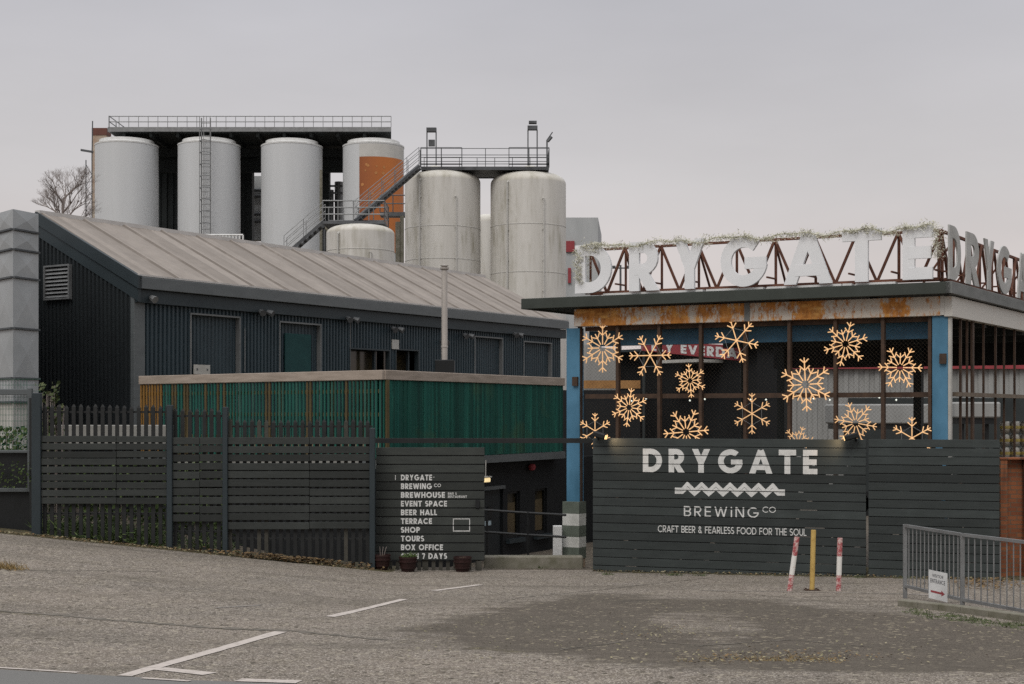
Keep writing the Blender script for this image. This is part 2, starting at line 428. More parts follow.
M['timberorange'] = mat('orange_timber', (.36, .19, .07), (.26, .13, .045), scale=3)
M['corrw'] = mat('pale_sheet_wall', (.40, .41, .41), (.32, .33, .33), scale=1, stretch=(1, 1, .3))
M['yardw'] = mat('dull_pale_sheet', (.30, .30, .29), (.22, .22, .21), scale=1, stretch=(1, 1, .3))
M['glassd'] = mat('dark_window', (.03, .027, .02), (.06, .045, .02), rough=.15, spec=.5)
M['curtain'] = mat('brown_blind', (.10, .075, .038), (.07, .05, .026), scale=2)
M['poster'] = mat('pale_blue_notice', (.45, .55, .6))
M['sign'] = mat('white_sign_board', (.66, .66, .65), speck=0)
M['ink'] = mat('grey_ink', (.10, .10, .11), speck=0)

# ------------------------------------------------------------------ a geometric sans drawn as strokes
def arc(cx, cy, rx, ry, a0, a1, n=14):
    return [(cx + rx * math.cos(R(a0 + (a1 - a0) * i / n)), cy + ry * math.sin(R(a0 + (a1 - a0) * i / n))) for i in range(n + 1)]
def glyph(ch, w):
    h = w / 2
    if ch == ' ': return [], .36
    if ch == 'D':
        W = .80; r = .5 - h; c = W - h - r * .95
        return [[(h, 0), (h, 1)], [(h, 1 - h)] + arc(c, .5, r * .95, r, 90, -90, 18) + [(h, h)]], W
    if ch in 'RPB':
        W = .64; m = .44 if ch != 'B' else .5; r = (1 - h - m) / 2; c = W - h - r
        s = [[(h, 0), (h, 1)], [(h, 1 - h)] + arc(c, m + r, r, r, 90, -90, 12) + [(h, m)]]
        if ch == 'R': s.append([(c - .06, m + .02), (W - h * .4, -.1)])
        if ch == 'B':
            r2 = (m - h) / 2; s.append([(h, m)] + arc(W - h - r2, m - r2, r2 * 1.08, r2, 90, -90, 12) + [(h, h)])
        return s, W
    if ch == 'Y': return [[(.02 + h, 1.1), (.42, .42)], [(.82 - h, 1.1), (.42, .42)], [(.42, .5), (.42, 0)]], .84
    if ch == 'G':
        r = .5 - h; return [arc(.5, .5, r, r, 48, 352, 30), [(.52, .46), (1.0 - h * .2, .46)]], 1.0
    if ch == 'C': r = .5 - h; return [arc(.5, .5, r, r, 45, 315, 26)], .88
    if ch == 'O': r = .5 - h; return [arc(.5, .5, r, r, 0, 360, 36)], 1.0
    if ch == 'A': return [[(h * .8 - .03, -.1), (.44, 1.0 - h * .3)], [(.88 - h * .8 + .03, -.1), (.44, 1.0 - h * .3)], [(.2, .27), (.68, .27)]], .88
    if ch == 'V': return [[(h * .8 - .03, 1.1), (.4, h * .2)], [(.8 - h * .8 + .03, 1.1), (.4, h * .2)]], .8
    if ch == 'T': return [[(0, 1 - h), (.68, 1 - h)], [(.34, 1 - h), (.34, 0)]], .68
    if ch in 'EF':
        s = [[(h, 0), (h, 1)], [(h, 1 - h), (.56, 1 - h)], [(h, .5), (.53, .5)]]
        if ch == 'E': s.append([(h, h), (.56, h)])
        return s, .56
    if ch == 'L': return [[(h, 0), (h, 1)], [(h, h), (.5, h)]], .5
    if ch == 'H': return [[(h, 0), (h, 1)], [(.72 - h, 0), (.72 - h, 1)], [(h, .5), (.72 - h, .5)]], .72
    if ch == 'I': return [[(h, 0), (h, 1)]], w
    if ch == 'i': return [[(h, 0), (h, .70)], [(h, .82), (h, 1)]], w
    if ch == 'N': return [[(h, 0), (h, 1)], [(.76 - h, 0), (.76 - h, 1)], [(h * .9, 1.05), (.76 - h * .9, -.05)]], .76
    if ch == 'W': return [[(h * .8, 1.1), (.32, 0)], [(.32, 0), (.58, .95)], [(.58, .95), (.84, 0)], [(.84, 0), (1.16 - h * .8, 1.1)]], 1.16
    if ch == 'X': return [[(h * .7, -.1), (.74 - h * .7, 1.1)], [(h * .7, 1.1), (.74 - h * .7, -.1)]], .74
    if ch == 'U': r = .35 - h; return [[(h, 1)] + arc(.35, .35, r, .35 - h, 180, 360, 14) + [(.7 - h, 1)]], .7
    if ch == 'S':
        r = (.5 - h) / 1.0 * .5 + .0
        return [arc(.29, .75 - h * .5 + .0, .27 - h * .6, .25 - h * .5, 40, 270, 12) + arc(.29, .25 + h * .5, .29 - h * .6, .25 - h * .5, 90, -140, 12)], .58
    if ch == '7': return [[(0, 1 - h), (.56 - h * .2, 1 - h)], [(.52 - h * .3, 1 - h), (.2, -.1)]], .58
    if ch == '&': return [arc(.32, .75, .17, .25 - h, -60, 240, 12) + [(.72, -.05)], arc(.32, .27, .30 - h, .27 - h, 130, 385, 14)], .74
    if ch == 'M': return [[(h, 0), (h, 1)], [(.86 - h, 0), (.86 - h, 1)], [(h, 1), (.43, .3)], [(.86 - h, 1), (.43, .3)]], .86
    if ch == '*': return [[(0, .5), (.16, .5)]], .2
    raise KeyError(ch)
def stroke_quads(pts, w):
    h = w / 2; n = len(pts); off = []
    closed = n > 3 and math.dist(pts[0], pts[-1]) < 1e-6
    def nrm(a, b):
        d = math.dist(a, b); return (-(b[1] - a[1]) / d, (b[0] - a[0]) / d)
    for i in range(n):
        if closed and i in (0, n - 1): a, b = nrm(pts[-2], pts[-1]), nrm(pts[0], pts[1])
        elif i == 0: a = b = nrm(pts[0], pts[1])
        elif i == n - 1: a = b = nrm(pts[-2], pts[-1])
        else: a, b = nrm(pts[i - 1], pts[i]), nrm(pts[i], pts[i + 1])
        m = (a[0] + b[0], a[1] + b[1]); l = math.hypot(*m) or 1; m = (m[0] / l, m[1] / l)
        k = h / max(.35, m[0] * a[0] + m[1] * a[1]); off.append((m[0] * k, m[1] * k))
    return [((pts[i][0] + o[0], pts[i][1] + o[1]), (pts[i][0] - o[0], pts[i][1] - o[1])) for i, o in enumerate(off)]
def clip(poly, axis, val, keep_above):
    outp = []
    for i in range(len(poly)):
        a, b = poly[i], poly[(i + 1) % len(poly)]
        ia = (a[axis] >= val) == keep_above or a[axis] == val; ib = (b[axis] >= val) == keep_above or b[axis] == val
        if ia: outp.append(a)
        if ia != ib:
            t = (val - a[axis]) / (b[axis] - a[axis]); outp.append(tuple(a[k] + t * (b[k] - a[k]) for k in (0, 1)))
    return outp
def text_polys(txt, w, track, x0, x1, y0, H):
    """flat polygons (with a stroke index) of a line of text squeezed between x0 and x1, cap height H above y0"""
    adv = []; x = 0
    for ch in txt:
        s, W = glyph(ch, w); adv.append((x, s)); x += W + track
    tot = x - track; k = (x1 - x0) / tot; res = []
    for x, s in adv:
        for si, st in enumerate(s):
            rails = stroke_quads(st, w)
            for (a, b), (c, d) in zip(rails, rails[1:]):
                q = clip(clip([a, b, d, c], 1, 0, True), 1, 1, False)
                if len(q) >= 3: res.append((si, [(x0 + (x + px) * k, y0 + py * H) for px, py in q]))
    return res
def solid_letter(mb, ch, w, P, x0, x1, z0, H, d0, d1, mi=0):
    """an extruded letter; P(x, d, z) gives the point, d0 front depth, d1 back depth"""
    s, W = glyph(ch, w); k = (x1 - x0) / W
    for si, st in enumerate(s):
        r = stroke_quads(st, w)
        for qi, ((a, b), (c, d)) in enumerate(zip(r, r[1:])):
            q = clip(clip([a, b, d, c], 1, 0, True), 1, 1, False)
            if len(q) < 3: continue
            e = .002 * si
            fr = [P(x0 + x * k, d0 - e, z0 + y * H) for x, y in q]; bk = [P(x0 + x * k, d1 - e, z0 + y * H) for x, y in q]
            mb.poly(fr, mi); mb.poly(list(reversed(bk)), mi)
            for i in range(len(q)):
                j = (i + 1) % len(q); mb.poly([fr[i], bk[i], bk[j], fr[j]], mi)

def blades(mb, c, spread, n, ln, wd, mi=0, up=.5):
    for _ in range(n):
        p = Vector(c) + Vector((random.gauss(0, spread[0]), random.gauss(0, spread[1]), abs(random.gauss(0, spread[2])) if len(spread) > 2 else 0))
        d = Vector((random.uniform(-1, 1), random.uniform(-1, 1), random.uniform(-.2, 1) * up * 2)).normalized() * ln * random.uniform(.5, 1.3)
        s = d.orthogonal().normalized() * wd * .5
        mb.poly([p - s, p + s, p + s * .6 + d * .6, p + d], mi)

# ------------------------------------------------------------------ ground
def pin(poly, x, y):
    c = False
    for i in range(len(poly)):
        (x1, y1), (x2, y2) = poly[i], poly[i - 1]
        if (y1 > y) != (y2 > y) and x < (x2 - x1) * (y - y1) / (y2 - y1) + x1: c = not c
    return c
def edge_d(poly, x, y, closed=True):
    m = 1e9; n = len(poly)
    for i in range(0 if closed else 1, n):
        a = Vector(poly[i - 1]); b = Vector(poly[i]); p = Vector((x, y)); ab = b - a
        t = max(0, min(1, (p - a).dot(ab) / ab.length_squared)); m = min(m, (p - a - ab * t).length)
    return m
def gpl(l): return [gp(*q)[:2] for q in l]
patch = gpl([(385, 632), (450, 618), (520, 603), (560, 597), (610, 594), (690, 600), (770, 600), (850, 611), (898, 613), (1040, 628), (1150, 640), (1150, 672), (900, 672), (700, 668), (610, 660), (500, 649), (420, 640)])
lightspot = gpl([(610, 612), (700, 606), (760, 612), (800, 630), (770, 650), (700, 655), (640, 635)])
crack = gpl([(-30, 609), (110, 621), (210, 628), (290, 631), (395, 641), (520, 652)])
roadedge = gpl([(-60, 666), (80, 674), (200, 680.5), (300, 683.9)])
xs = [-900, -300, -100, -50, -30, -20, -14] + [-12 + .16 * i for i in range(151)] + [14, 18, 25, 40, 80, 300, 900]
ys = [-300, -80, -20, 0, 6, 9] + [10.5 + .16 * i for i in range(120)] + [31, 33, 36, 40, 50, 70, 120, 300, 900, 2500]
gm = bpy.data.meshes.new('ground'); vs_ = []; fs_ = []; zone = []
for y in ys:
    for x in xs:
        vs_.append((x, y, gz(x, y)))
        a = 0.0; b = 0.0; c = 0.0
        if -12.1 < x < 12.1 and 10 < y < 30:
            d = edge_d(patch, x, y); a = .5 + (.5 if pin(patch, x, y) else -.5) * min(1, d / .9)
            if pin(lightspot, x, y): a *= 1 - .55 * min(1, edge_d(lightspot, x, y) / .5)
            b = 0
            for i in range(len(roadedge) - 1):
                (x0, y0), (x1, y1) = roadedge[i], roadedge[i + 1]
                if x0 <= x < x1:
                    yy = y0 + (y1 - y0) * (x - x0) / (x1 - x0); b = max(0, min(1, .5 - (y - yy) / .4))
            c = .56 * max(0, 1 - edge_d(crack, x, y, False) / .4)
            if y > 25.2 and x < -2.2: c = max(c, min(1, (y - 25.3) / .5))
            if y > 26.6: a = 1.0  # yard ground coloured darker so the gaps between boards stay dark
            if x > 1.5 and y > 25.9 - (x - 1.5) * .325: c = max(c, .75)  # soil along the gate foot, doubling as painted contact shadow
            if -12 < x < -9 and y > 22: c = max(c, .5)
        elif y > 26.6: a = 1.0
        zone.append((a, b, c, 1))
nx = len(xs)
for j in range(len(ys) - 1):
    for i in range(nx - 1): fs_.append((j * nx + i, j * nx + i + 1, (j + 1) * nx + i + 1, (j + 1) * nx + i))
gm.from_pydata(vs_, [], fs_); gm.materials.append(M['ground'])
ca = gm.color_attributes.new('zone', 'FLOAT_COLOR', 'POINT'); ca.data.foreach_set('color', [c for z in zone for c in z])
gm.polygons.foreach_set('use_smooth', [True] * len(gm.polygons))
go = bpy.data.objects.new('ground', gm); COL.objects.link(go); struct(go)

def strip(p0, p1, wd, name='road_marking', m='line', lift=.006):
    a, b = gp(*p0), gp(*p1); n = max(2, int((b - a).length / .25)); side = (b - a).cross(Vector((0, 0, 1))).normalized() * wd / 2
    mb = MB(); prev = None
    for i in range(n + 1):
        c = a + (b - a) * i / n
        j = random.uniform(.9, 1.08); q = [c - side * j, c + side * j]
        q = [Vector((k.x, k.y, gz(k.x, k.y) + lift)) for k in q]
        if prev: mb.poly([prev[0], prev[1], q[1], q[0]])
        prev = q
    o = mb.build(name, M[m], recalc=False); struct(o)
strip((124, 676.5), (281, 632), .15)
strip((330, 617), (404, 599.5), .13)
strip((434, 591), (480, 585), .13)
strip((-10, 667.5), (78, 673), .06)
strip((158, 669), (210, 674.5), .17)
strip((142, 678.5), (190, 681.5), .06)
strip((238, 680.5), (299, 682.5), .16)
strip((216, 608), (262, 605.5), .05, m='faintline')
strip((700, 590.5), (905, 594), .05, m='faintline')
strip((905, 594), (972, 598), .06, m='line')

def seam(pix, wd, name):
    pts = []
    for a, b in zip(pix, pix[1:]):
        for i in range(14): pts.append(gp(a[0] + (b[0] - a[0]) * i / 14, a[1] + (b[1] - a[1]) * i / 14))
    mb = MB(); prev = None
    for k, p in enumerate(pts):
        h = wd * (.35 + random.random() ** 2); o = random.uniform(-.025, .025); q = [Vector((p.x, p.y + o - h / 2, 0)), Vector((p.x, p.y + o + h / 2, 0))]
        q = [Vector((v.x, v.y, gz(v.x, v.y) + .004)) for v in q]
        if prev: mb.poly([prev[0], q[0], q[1], prev[1]])
        prev = q
    struct(mb.build(name, M['seam'], recalc=False))
M['seam'] = mat('dirty_tarmac_seam', (.085, .075, .058), (.14, .122, .10), scale=6, lo=.3, hi=.6)
seam([(-30, 609), (60, 615.5), (110, 620), (150, 623), (210, 628), (290, 631), (395, 641)], .17, 'tarmac_seam')
seam([(0, 569), (50, 571), (110, 571), (170, 572)], .05, 'tarmac_seam')
seam([(500, 603), (520, 598), (600, 590), (660, 583), (715, 577.5)], .07, 'tarmac_seam')
seam([(700, 590), (780, 597), (850, 604), (900, 607)], .05, 'tarmac_seam')
seam([(560, 650), (640, 640), (700, 646), (790, 640), (880, 648)], .05, 'tarmac_seam')

# ------------------------------------------------------------------ the corrugated shed
a_dir = (.542, .84); g_dir = (-.84, .542)
c0 = at(134, 300, 40)
S = Fr((c0.x, c0.y), a_dir, g_dir)
LEN = 23.3; HW = 4.05; EAVE = E + 3.82; RIDGE = E + 5.85
shed = thing('corrugated_shed', 'long dark corrugated metal shed with a pale sheet roof', 'shed', (c0.x, c0.y, gz(c0.x, c0.y)))
def corr(mb, fr, u0, u1, v, z0, z1, pitch=.16, dep=.05, axis='u', out=-1, mi=0):
    """trapezoid sheet; axis 'u' runs along u at depth v; axis 'v' runs along v at u = v"""
    n = max(1, int(round((u1 - u0) / pitch))); pts = []
    for i in range(n):
        b = u0 + (u1 - u0) * i / n; p = (u1 - u0) / n
        pts += [(b, 0), (b + p * .38, 0), (b + p * .5, dep), (b + p * .88, dep)]
    pts.append((u1, 0))
    zz = z1 if callable(z1) else (lambda t: z1)
    def P(t, d, z): return fr.p(t, v + out * d, z) if axis == 'u' else fr.p(v + out * d, t, z)
    for (t0, d0), (t1, d1) in zip(pts, pts[1:]):
        mb.poly([P(t0, d0, z0), P(t1, d1, z0), P(t1, d1, zz(t1)), P(t0, d0, zz(t0))], mi)
ZB = gz(c0.x, c0.y) - 1.2
DECK = E - .95
# long wall with openings (top, left px, right px, top py)
ops = [(190, 238, 314.5), (279, 319, 322.5), (349, 388, 349), (395, 417, 350), (474, 501, 337), (523, 550, 342)]
mb = MB(); cur = .35; WT = EAVE - .3; opu = []
for x0, x1, py in ops:
    u0, u1 = S.u(x0), S.u(x1); zt = S.z(py, u0); opu.append((u0, u1, zt))
    corr(mb, S, cur, u0, 0, ZB, WT); corr(mb, S, u0, u1, 0, zt, WT); cur = u1
corr(mb, S, cur, LEN, 0, ZB, WT)
mb.build('wall', M['clad'], shed, recalc=False)
mb = MB()                                               # gable wall
def gtop(t): return EAVE - .35 + (RIDGE - EAVE) * (1 - abs(t - HW) / HW)
corr(mb, S, 0, 2 * HW, 0, ZB, gtop, axis='v', pitch=.17)
mb.build('gable_wall', M['cladg'], shed, recalc=False)
mb = MB(); corr(mb, S, 0, LEN, 2 * HW, ZB, WT, out=1); corr(mb, S, 0, 2 * HW, LEN, ZB, gtop, axis='v', out=1); mb.build('wall', M['clad'], shed, recalc=False)
mb = MB(); mb.fbox(S, -.05, .36, -.06, .1, ZB, EAVE - .28); mb.build('corner_flashing', M['fascia'], shed, bevel=.01)
# roof with raised sheet joints
mb = MB(); OV = .22; bands = []
def roofp(u, t, up=0):                                   # t from -1 eave to 0 ridge (near slope) to 1
    v = HW + t * (HW + OV); z = RIDGE + .06 - abs(t) * (HW + OV) * (RIDGE - EAVE) / HW * .985
    return S.p(u, v, z + up)
nsh = 15; u_a, u_b = -.06, LEN + .3
cols = []
for i in range(nsh):
    b = u_a + (u_b - u_a) * i / nsh; p = (u_b - u_a) / nsh
    cols += [(b, 0, .95), (b + p * .05, .05, 0), (b + p * .10, .05, .9), (b + p * .14, 0, .25)] + [(b + p * (.14 + .86 * k / 6), 0 if k != 3 else .02, random.uniform(0, .5)) for k in range(1, 6)]
cols.append((u_b, 0, 1))
for side in (-1, 1):
    for (ua, ha, ba), (ub, hb, bb) in zip(cols, cols[1:]):
        N = 6 if side < 0 else 1
        for k in range(N):
            t0, t1 = side * (1 - k / N), side * (1 - (k + 1) / N)
            mb.poly([roofp(ua, t0, ha), roofp(ub, t0, hb), roofp(ub, t1, hb), roofp(ua, t1, ha)]); bands.append((ba, ba, ba, ba))
ro = mb.build('roof', M['roof'], shed, recalc=False)
ca = ro.data.color_attributes.new('band', 'FLOAT_COLOR', 'CORNER')
ca.data.foreach_set('color', [x for q in bands for b in q for x in (b, b, b, 1)])
mb = MB()
mb.beam(roofp(u_a, 0, .0), roofp(u_b, 0, .0), .22, .13)
mb.beam(roofp(u_a, -.995, .03), roofp(u_b, -.995, .03), .12, .05)
mb.build('roof_trim', M['rooftrim'], shed)
mb = MB(); zt = roofp(0, -1).z
mb.fbox(S, u_a, u_b, -OV - .06, -OV + .06, zt - .34, zt); mb.build('eaves_fascia', M['fascia'], shed, bevel=.012)
mb = MB(); mb.fbox(S, u_a + .04, u_b - .04, -OV + .06, .06, zt - .72, zt - .352); mb.build('eaves_band', M['fasciad'], shed)
for nm, dz0, dz1, uo, m in (('verge_fascia', .02, -.34, 0, 'fascia'), ('verge_band', -.352, -.70, .05, 'fasciad')):
    mb = MB()
    for sgn in (-1, 1):
        a, b = roofp(u_a, sgn), roofp(u_a, 0)
        q = []
        for uu in (u_a - .05 + uo, u_a + .1):
            q.append([S.p(uu, HW + sgn * (HW + OV + .06 - uo), a.z + dz1), S.p(uu, HW, b.z + dz1), S.p(uu, HW, b.z + dz0), S.p(uu, HW + sgn * (HW + OV + .06 - uo), a.z + dz0)])
        mb.box8([q[0][0], q[0][1], q[1][1], q[1][0], q[0][3], q[0][2], q[1][2], q[1][3]])
    mb.build(nm, M['fasciad'], shed)
# openings: frame, recessed panel or door
kinds = ['shut', 'door', 'open', 'open', 'shut', 'shut']
for (u0, u1, zt), kd in zip(opu, kinds):
    w_ = thing
    mb = MB(); t = .05
    mb.fbox(S, u0 - t, u0, -.07, .12, DECK, zt + t); mb.fbox(S, u1, u1 + t, -.07, .12, DECK, zt + t); mb.fbox(S, u0, u1, -.07, .12, zt, zt + t)
    fo = mb.build('door_frame' if kd == 'door' else 'window_frame', M['frame'] if kd != 'open' else M['fasciad'], shed)
    mb = MB()
    if kd == 'shut':
        corr(mb, S, u0, u1, .12, ZB, zt, dep=.03); mb.build('shutter', M['clad'], fo, recalc=False)
    elif kd == 'door':
        corr(mb, S, u0, u1, .12, ZB, zt, dep=.03); mb.build('infill_panel', M['clad'], fo, recalc=False)
        ua, ub = S.u(286), S.u(312)
        mb = MB(); mb.fbox(S, ua, ub, .03, .08, ZB, S.z(333, ua)); dr = mb.build('door', M['teal'], fo, bevel=.01)
    else:
        mb.fbox(S, u0, u1, .5, .55, ZB, zt); mb.build('dark_glazing', M['glassd'], fo)
        mb = MB(); um = u0 + (u1 - u0) * .72; mb.fbox(S, um - .04, um + .04, .1, .2, DECK, zt); mb.build('mullion', M['fasciad'], fo)
u0, u1 = S.u(192), S.u(208); z0, z1 = S.z(374, u0), S.z(364.5, u0)
mb = MB(); mb.fbox(S, u0, u1, -.09, -.06, z0, z1); nb = mb.build('notice_board', M['concretew'], shed)
for uu in (u0 + .12, u1 - .12): mb = MB(); mb.fbox(S, uu - .025, uu + .025, -.10, -.092, (z0 + z1) / 2 - .03, (z0 + z1) / 2 + .03); mb.build('bolt', M['galvdark'], nb)
u0 = S.u(390.5); mb = MB(); mb.fbox(S, u0, S.u(397), -.09, -.05, S.z(349, u0), S.z(339.5, u0)); mb.build('notice_board', M['concretew'], shed)
# louvre on the gable
gv = lambda px: S.vv(px, -.08)
v0, v1 = gv(71), gv(45.5); d0 = S.p(-.08, v0, 0).y
zl0, zl1 = E + (HZ - 299) / F * d0, E + (HZ - 264) / F * d0
mb = MB()
for (va, vb, za, zb) in ((v0, v0 + .05, zl0, zl1), (v1 - .05, v1, zl0, zl1), (v0 + .05, v1 - .05, zl0, zl0 + .05), (v0 + .05, v1 - .05, zl1 - .05, zl1)):
    mb.fbox(S, -.16, -.04, va, vb, za, zb)
lv = mb.build('louvre_frame', M['galv'], shed)
mb = MB(); n = 8
for i in range(n):
    z = zl0 + .07 + (zl1 - zl0 - .12) * i / n
    mb.box8([S.p(-.15, v0 + .05, z), S.p(-.15, v1 - .05, z), S.p(-.13, v1 - .05, z), S.p(-.13, v0 + .05, z),
             S.p(-.09, v0 + .05, z + .075), S.p(-.09, v1 - .05, z + .075), S.p(-.07, v1 - .05, z + .075), S.p(-.07, v0 + .05, z + .075)])
mb.build('louvre_slats', M['galv'], lv)
mb = MB(); mb.fbox(S, -.06, -.045, v0 + .03, v1 - .03, zl0 + .03, zl1 - .03); mb.build('louvre_backing', M['black'], lv)
# lamps on the shed
def flood(u, py, twin=True, m='galvdark'):
    z = S.z(py, u)
    mb = MB(); mb.fbox(S, u - .05, u + .05, -.14, -.0, z - .03, z + .03)
    for s_ in ((-1, 1) if twin else (0,)):
        a = S.p(u + s_ * .16, -.2, z - .02); b = S.p(u + s_ * .22, -.38, z - .10); mb.tube(a, b, .07, 8, .11)
    mb.build('wall_lamp', M[m], shed, smooth=True)
flood(S.u(146), 297, False, 'galv')
for px, py, tw in ((259, 311, True), (346, 318, True), (391, 328, True), (462, 334.5, True), (512, 333.5, True), (439.5, 341, False)): flood(S.u(px), py, tw)
# white wire loops on the wall
mb = MB()
for px, ya, yb in ((243.5, 328, 372), (349, 318, 372)):
    u = S.u(px); mb.tube(S.p(u, -.06, S.z(yb, u)), S.p(u, -.06, S.z(ya, u)), .013, 5)
mb.build('cable', M['galv'], shed)
v = gv(34); mb = MB(); zz = E + (HZ - 302) / F * S.p(0, v, 0).y
mb.fbox(S, -.3, -.08, v - .14, v + .14, zz - .13, zz + .13); mb.build('wall_lamp', M['steelpipe'], shed, bevel=.02)

# flue
fp = at(444.5, 372, 43)
flue = thing('flue_pipe', 'tall thin stainless steel flue pipe rising past the shed eaves', 'flue', (fp.x, fp.y, DECK))
mb = MB(); top = at(444.5, 270, 43).z
mb.lathe((fp.x, fp.y, 0), [(.09, DECK), (.09, top), (.0, top)], 16)
for z in (DECK + 1.7, DECK + 2.9): mb.lathe((fp.x, fp.y, 0), [(.091, z), (.102, z), (.102, z + .05), (.091, z + .05)], 16)
mb.build('pipe', M['steelpipe'], flue, smooth=True)
mb = MB(); mb.lathe((fp.x, fp.y, 0), [(.09, top), (.13, top + .02), (.14, top + .07), (.07, top + .09), (.13, top + .13), (.0, top + .16)], 16); mb.build('cowl', M['steelpipe'], flue, smooth=True)
mb = MB(); q = at(441, 360, 43).z; mb.box(fp.x - .28, fp.x + .30, fp.y - .25, fp.y + .25, DECK, q); mb.build('flue_housing', M['black'], flue, bevel=.02)

# ------------------------------------------------------------------ the terrace with green slats
PC = at(383, 0, 32); PL = at(140, 0, 37.4); PR = at(563.5, 0, 39.5)
ter = thing('terrace', 'raised terrace with green and ochre slat screens under a timber cap', 'terrace', (PC.x, PC.y, gz(PC.x, PC.y)))
TL = line(PC, PL); TR = line(PC, PR)
lenL = (PL - PC).xy.length; lenR = (PR - PC).xy.length
CAPT = E + .945; CAPB = CAPT - .22; SOF = E - 1.155
mb = MB(); mb.fbox(TL, -.02, lenL, -.05, .13, CAPB, CAPT); mb.fbox(TR, .03, lenR, -.05, .13, CAPB + .002, CAPT + .002); mb.build('cap_rail', M['wood'], ter, bevel=.01)
mb = MB(); n = int(lenL / .118); random.seed(3)
for i in range(n):
    u = lenL - .05 - i * .118
    if i < 8: mi = 1
    else: mi = random.choices([0, 2, 3], [.68, .15, .17])[0]
    wd = random.uniform(.05, .066)
    mb.fbox(TL, u - wd / 2, u + wd / 2, -.02 + random.uniform(0, .012), .015, SOF + .1, CAPB + random.uniform(-.01, .0), mi)
mb.build('slat_screen', [M['green'], M['ochre'], M['green2'], M['brown']], ter)
mb = MB()
for z in (SOF + .5, E - .1, CAPB - .3): mb.fbox(TL, .1, lenL, .02, .07, z, z + .09)
for i in range(6): mb.fbox(TL, lenL * i / 5 - .05, lenL * i / 5 + .05, .072, .16, SOF, CAPB)
mb.build('screen_frame', M['brown'], ter)
mb = MB(); n = int(lenR / .085)
for i in range(n):
    u = i * .085 + .03; d = random.uniform(0, .012)
    mb.fbox(TR, u, u + .079, -.02 + d, .03, SOF + .07 + random.uniform(-.01, .01), CAPB)
mb.build('board_screen', M['greenb'], ter)
mb = MB(); mb.fbox(TR, 0, lenR, .035, .06, SOF + .1, CAPB - .01); mb.build('screen_backing', M['black'], ter)
mb = MB(); mb.fbox(TR, -.02, lenR, -.06, .1, SOF - .13, SOF + .06); mb.fbox(TL, .02, lenL, -.06, .1, SOF - .13, SOF + .06); mb.build('edge_beam', M['fascia'], ter)
mb = MB()
pts = [TL.p(.1, .11, 0), TL.p(lenL, .11, 0), S.p(.3, -.12, 0), S.p(9.5, -.12, 0), TR.p(lenR, 5, 0), TR.p(lenR, .11, 0)]
for zz in (SOF - .1, DECK): mb.poly([(p.x, p.y, zz) for p in pts])
for i in range(len(pts)):
    p, q = pts[i], pts[(i + 1) % len(pts)]; mb.poly([(p.x, p.y, SOF - .1), (q.x, q.y, SOF - .1), (q.x, q.y, DECK), (p.x, p.y, DECK)])
mb.build('deck', M['brown'], ter)
# ground floor wall with door and windows
GB = -1.75; WV = .25
du0, du1 = TR.u(477, WV), TR.u(503, WV); dz = TR.z(491, du0, WV)
wins = [(TR.u(507.5, WV), TR.u(520, WV), TR.z(492, TR.u(508, WV), WV), TR.z(538, TR.u(508, WV), WV)), (TR.u(535, WV), TR.u(547, WV), TR.z(489, TR.u(535, WV), WV), TR.z(534, TR.u(535, WV), WV))]
mb = MB(); wt = SOF - .13
cur = 0
segs = [(du0, du1, GB, dz)] + [(a, b, z0, z1) for a, b, z1, z0 in wins]
for a, b, z0, z1 in segs:
    mb.fbox(TR, cur, a, WV, WV + .2, GB - .5, wt)
    mb.fbox(TR, a, b, WV, WV + .2, z1, wt)
    if z0 > GB: mb.fbox(TR, a, b, WV, WV + .2, GB - .5, z0)
    cur = b
mb.fbox(TR, cur, lenR + 4, WV, WV + .2, GB - .5, wt)
mb.fbox(TL, 0, lenL, WV, WV + .2, GB - .5, wt)
lw = mb.build('ground_floor_wall', M['lowwall'], ter)
mb = MB(); mb.fbox(TR, du0 + .03, du1 - .03, WV + .06, WV + .11, GB, dz - .02); dr = mb.build('door', M['cladg'], ter)
mb = MB(); mb.fbox(TR, du0 - .1, du1 + .05, WV - .05, WV - .002, dz, dz + .09); mb.build('door_hood', M['fascia'], dr)
ua = TR.u(486.5, WV); mb = MB(); mb.fbox(TR, ua, TR.u(492.5, WV), WV + .04, WV + .058, TR.z(526, ua, WV), TR.z(521.5, ua, WV)); mb.build('notice', M['poster'], dr)
mb = MB(); uh = TR.u(489, WV); mb.fbox(TR, uh, uh + .2, WV + .02, WV + .058, TR.z(518, uh, WV), TR.z(507, uh, WV)); mb.build('handle_plate', M['black'], dr)
for a, b, z1, z0 in wins:
    mb = MB(); t = .06
    mb.fbox(TR, a, a + t, WV + .05, WV + .1, z0, z1); mb.fbox(TR, b - t, b, WV + .05, WV + .1, z0, z1); mb.fbox(TR, a + t, b - t, WV + .05, WV + .1, z1 - t, z1); mb.fbox(TR, a + t, b - t, WV + .05, WV + .1, z0, z0 + t)
    wf = mb.build('window_frame', M['black'], ter)
    mb = MB(); mb.fbox(TR, a, b, WV + .12, WV + .14, z0, z1); mb.build('glass', M['glassd'], wf)
    mb = MB(); mb.fbox(TR, a + .16, b - .1, WV + .102, WV + .118, z0 + .08, z1 - .3); mb.build('blind', M['curtain'], wf)
    mb = MB(); mb.fbox(TR, a - .08, b + .12, WV - .12, WV - .003, z0 - .14, z0 - .03); mb.build('window_sill', M['fasciad'], wf)
ul = TR.u(487.5, -.3); zl = TR.z(480, ul, -.3)
lamp = thing('wall_lantern', 'lit yellow bulkhead lamp on a cable beside the entrance door', 'lamp', TR.p(ul, -.2, zl))
mb = MB(); mb.fbox(TR, ul - .12, ul + .13, -.32, -.18, zl - .055, zl + .055); mb.build('lens', M['lampwarm'], lamp, bevel=.02)
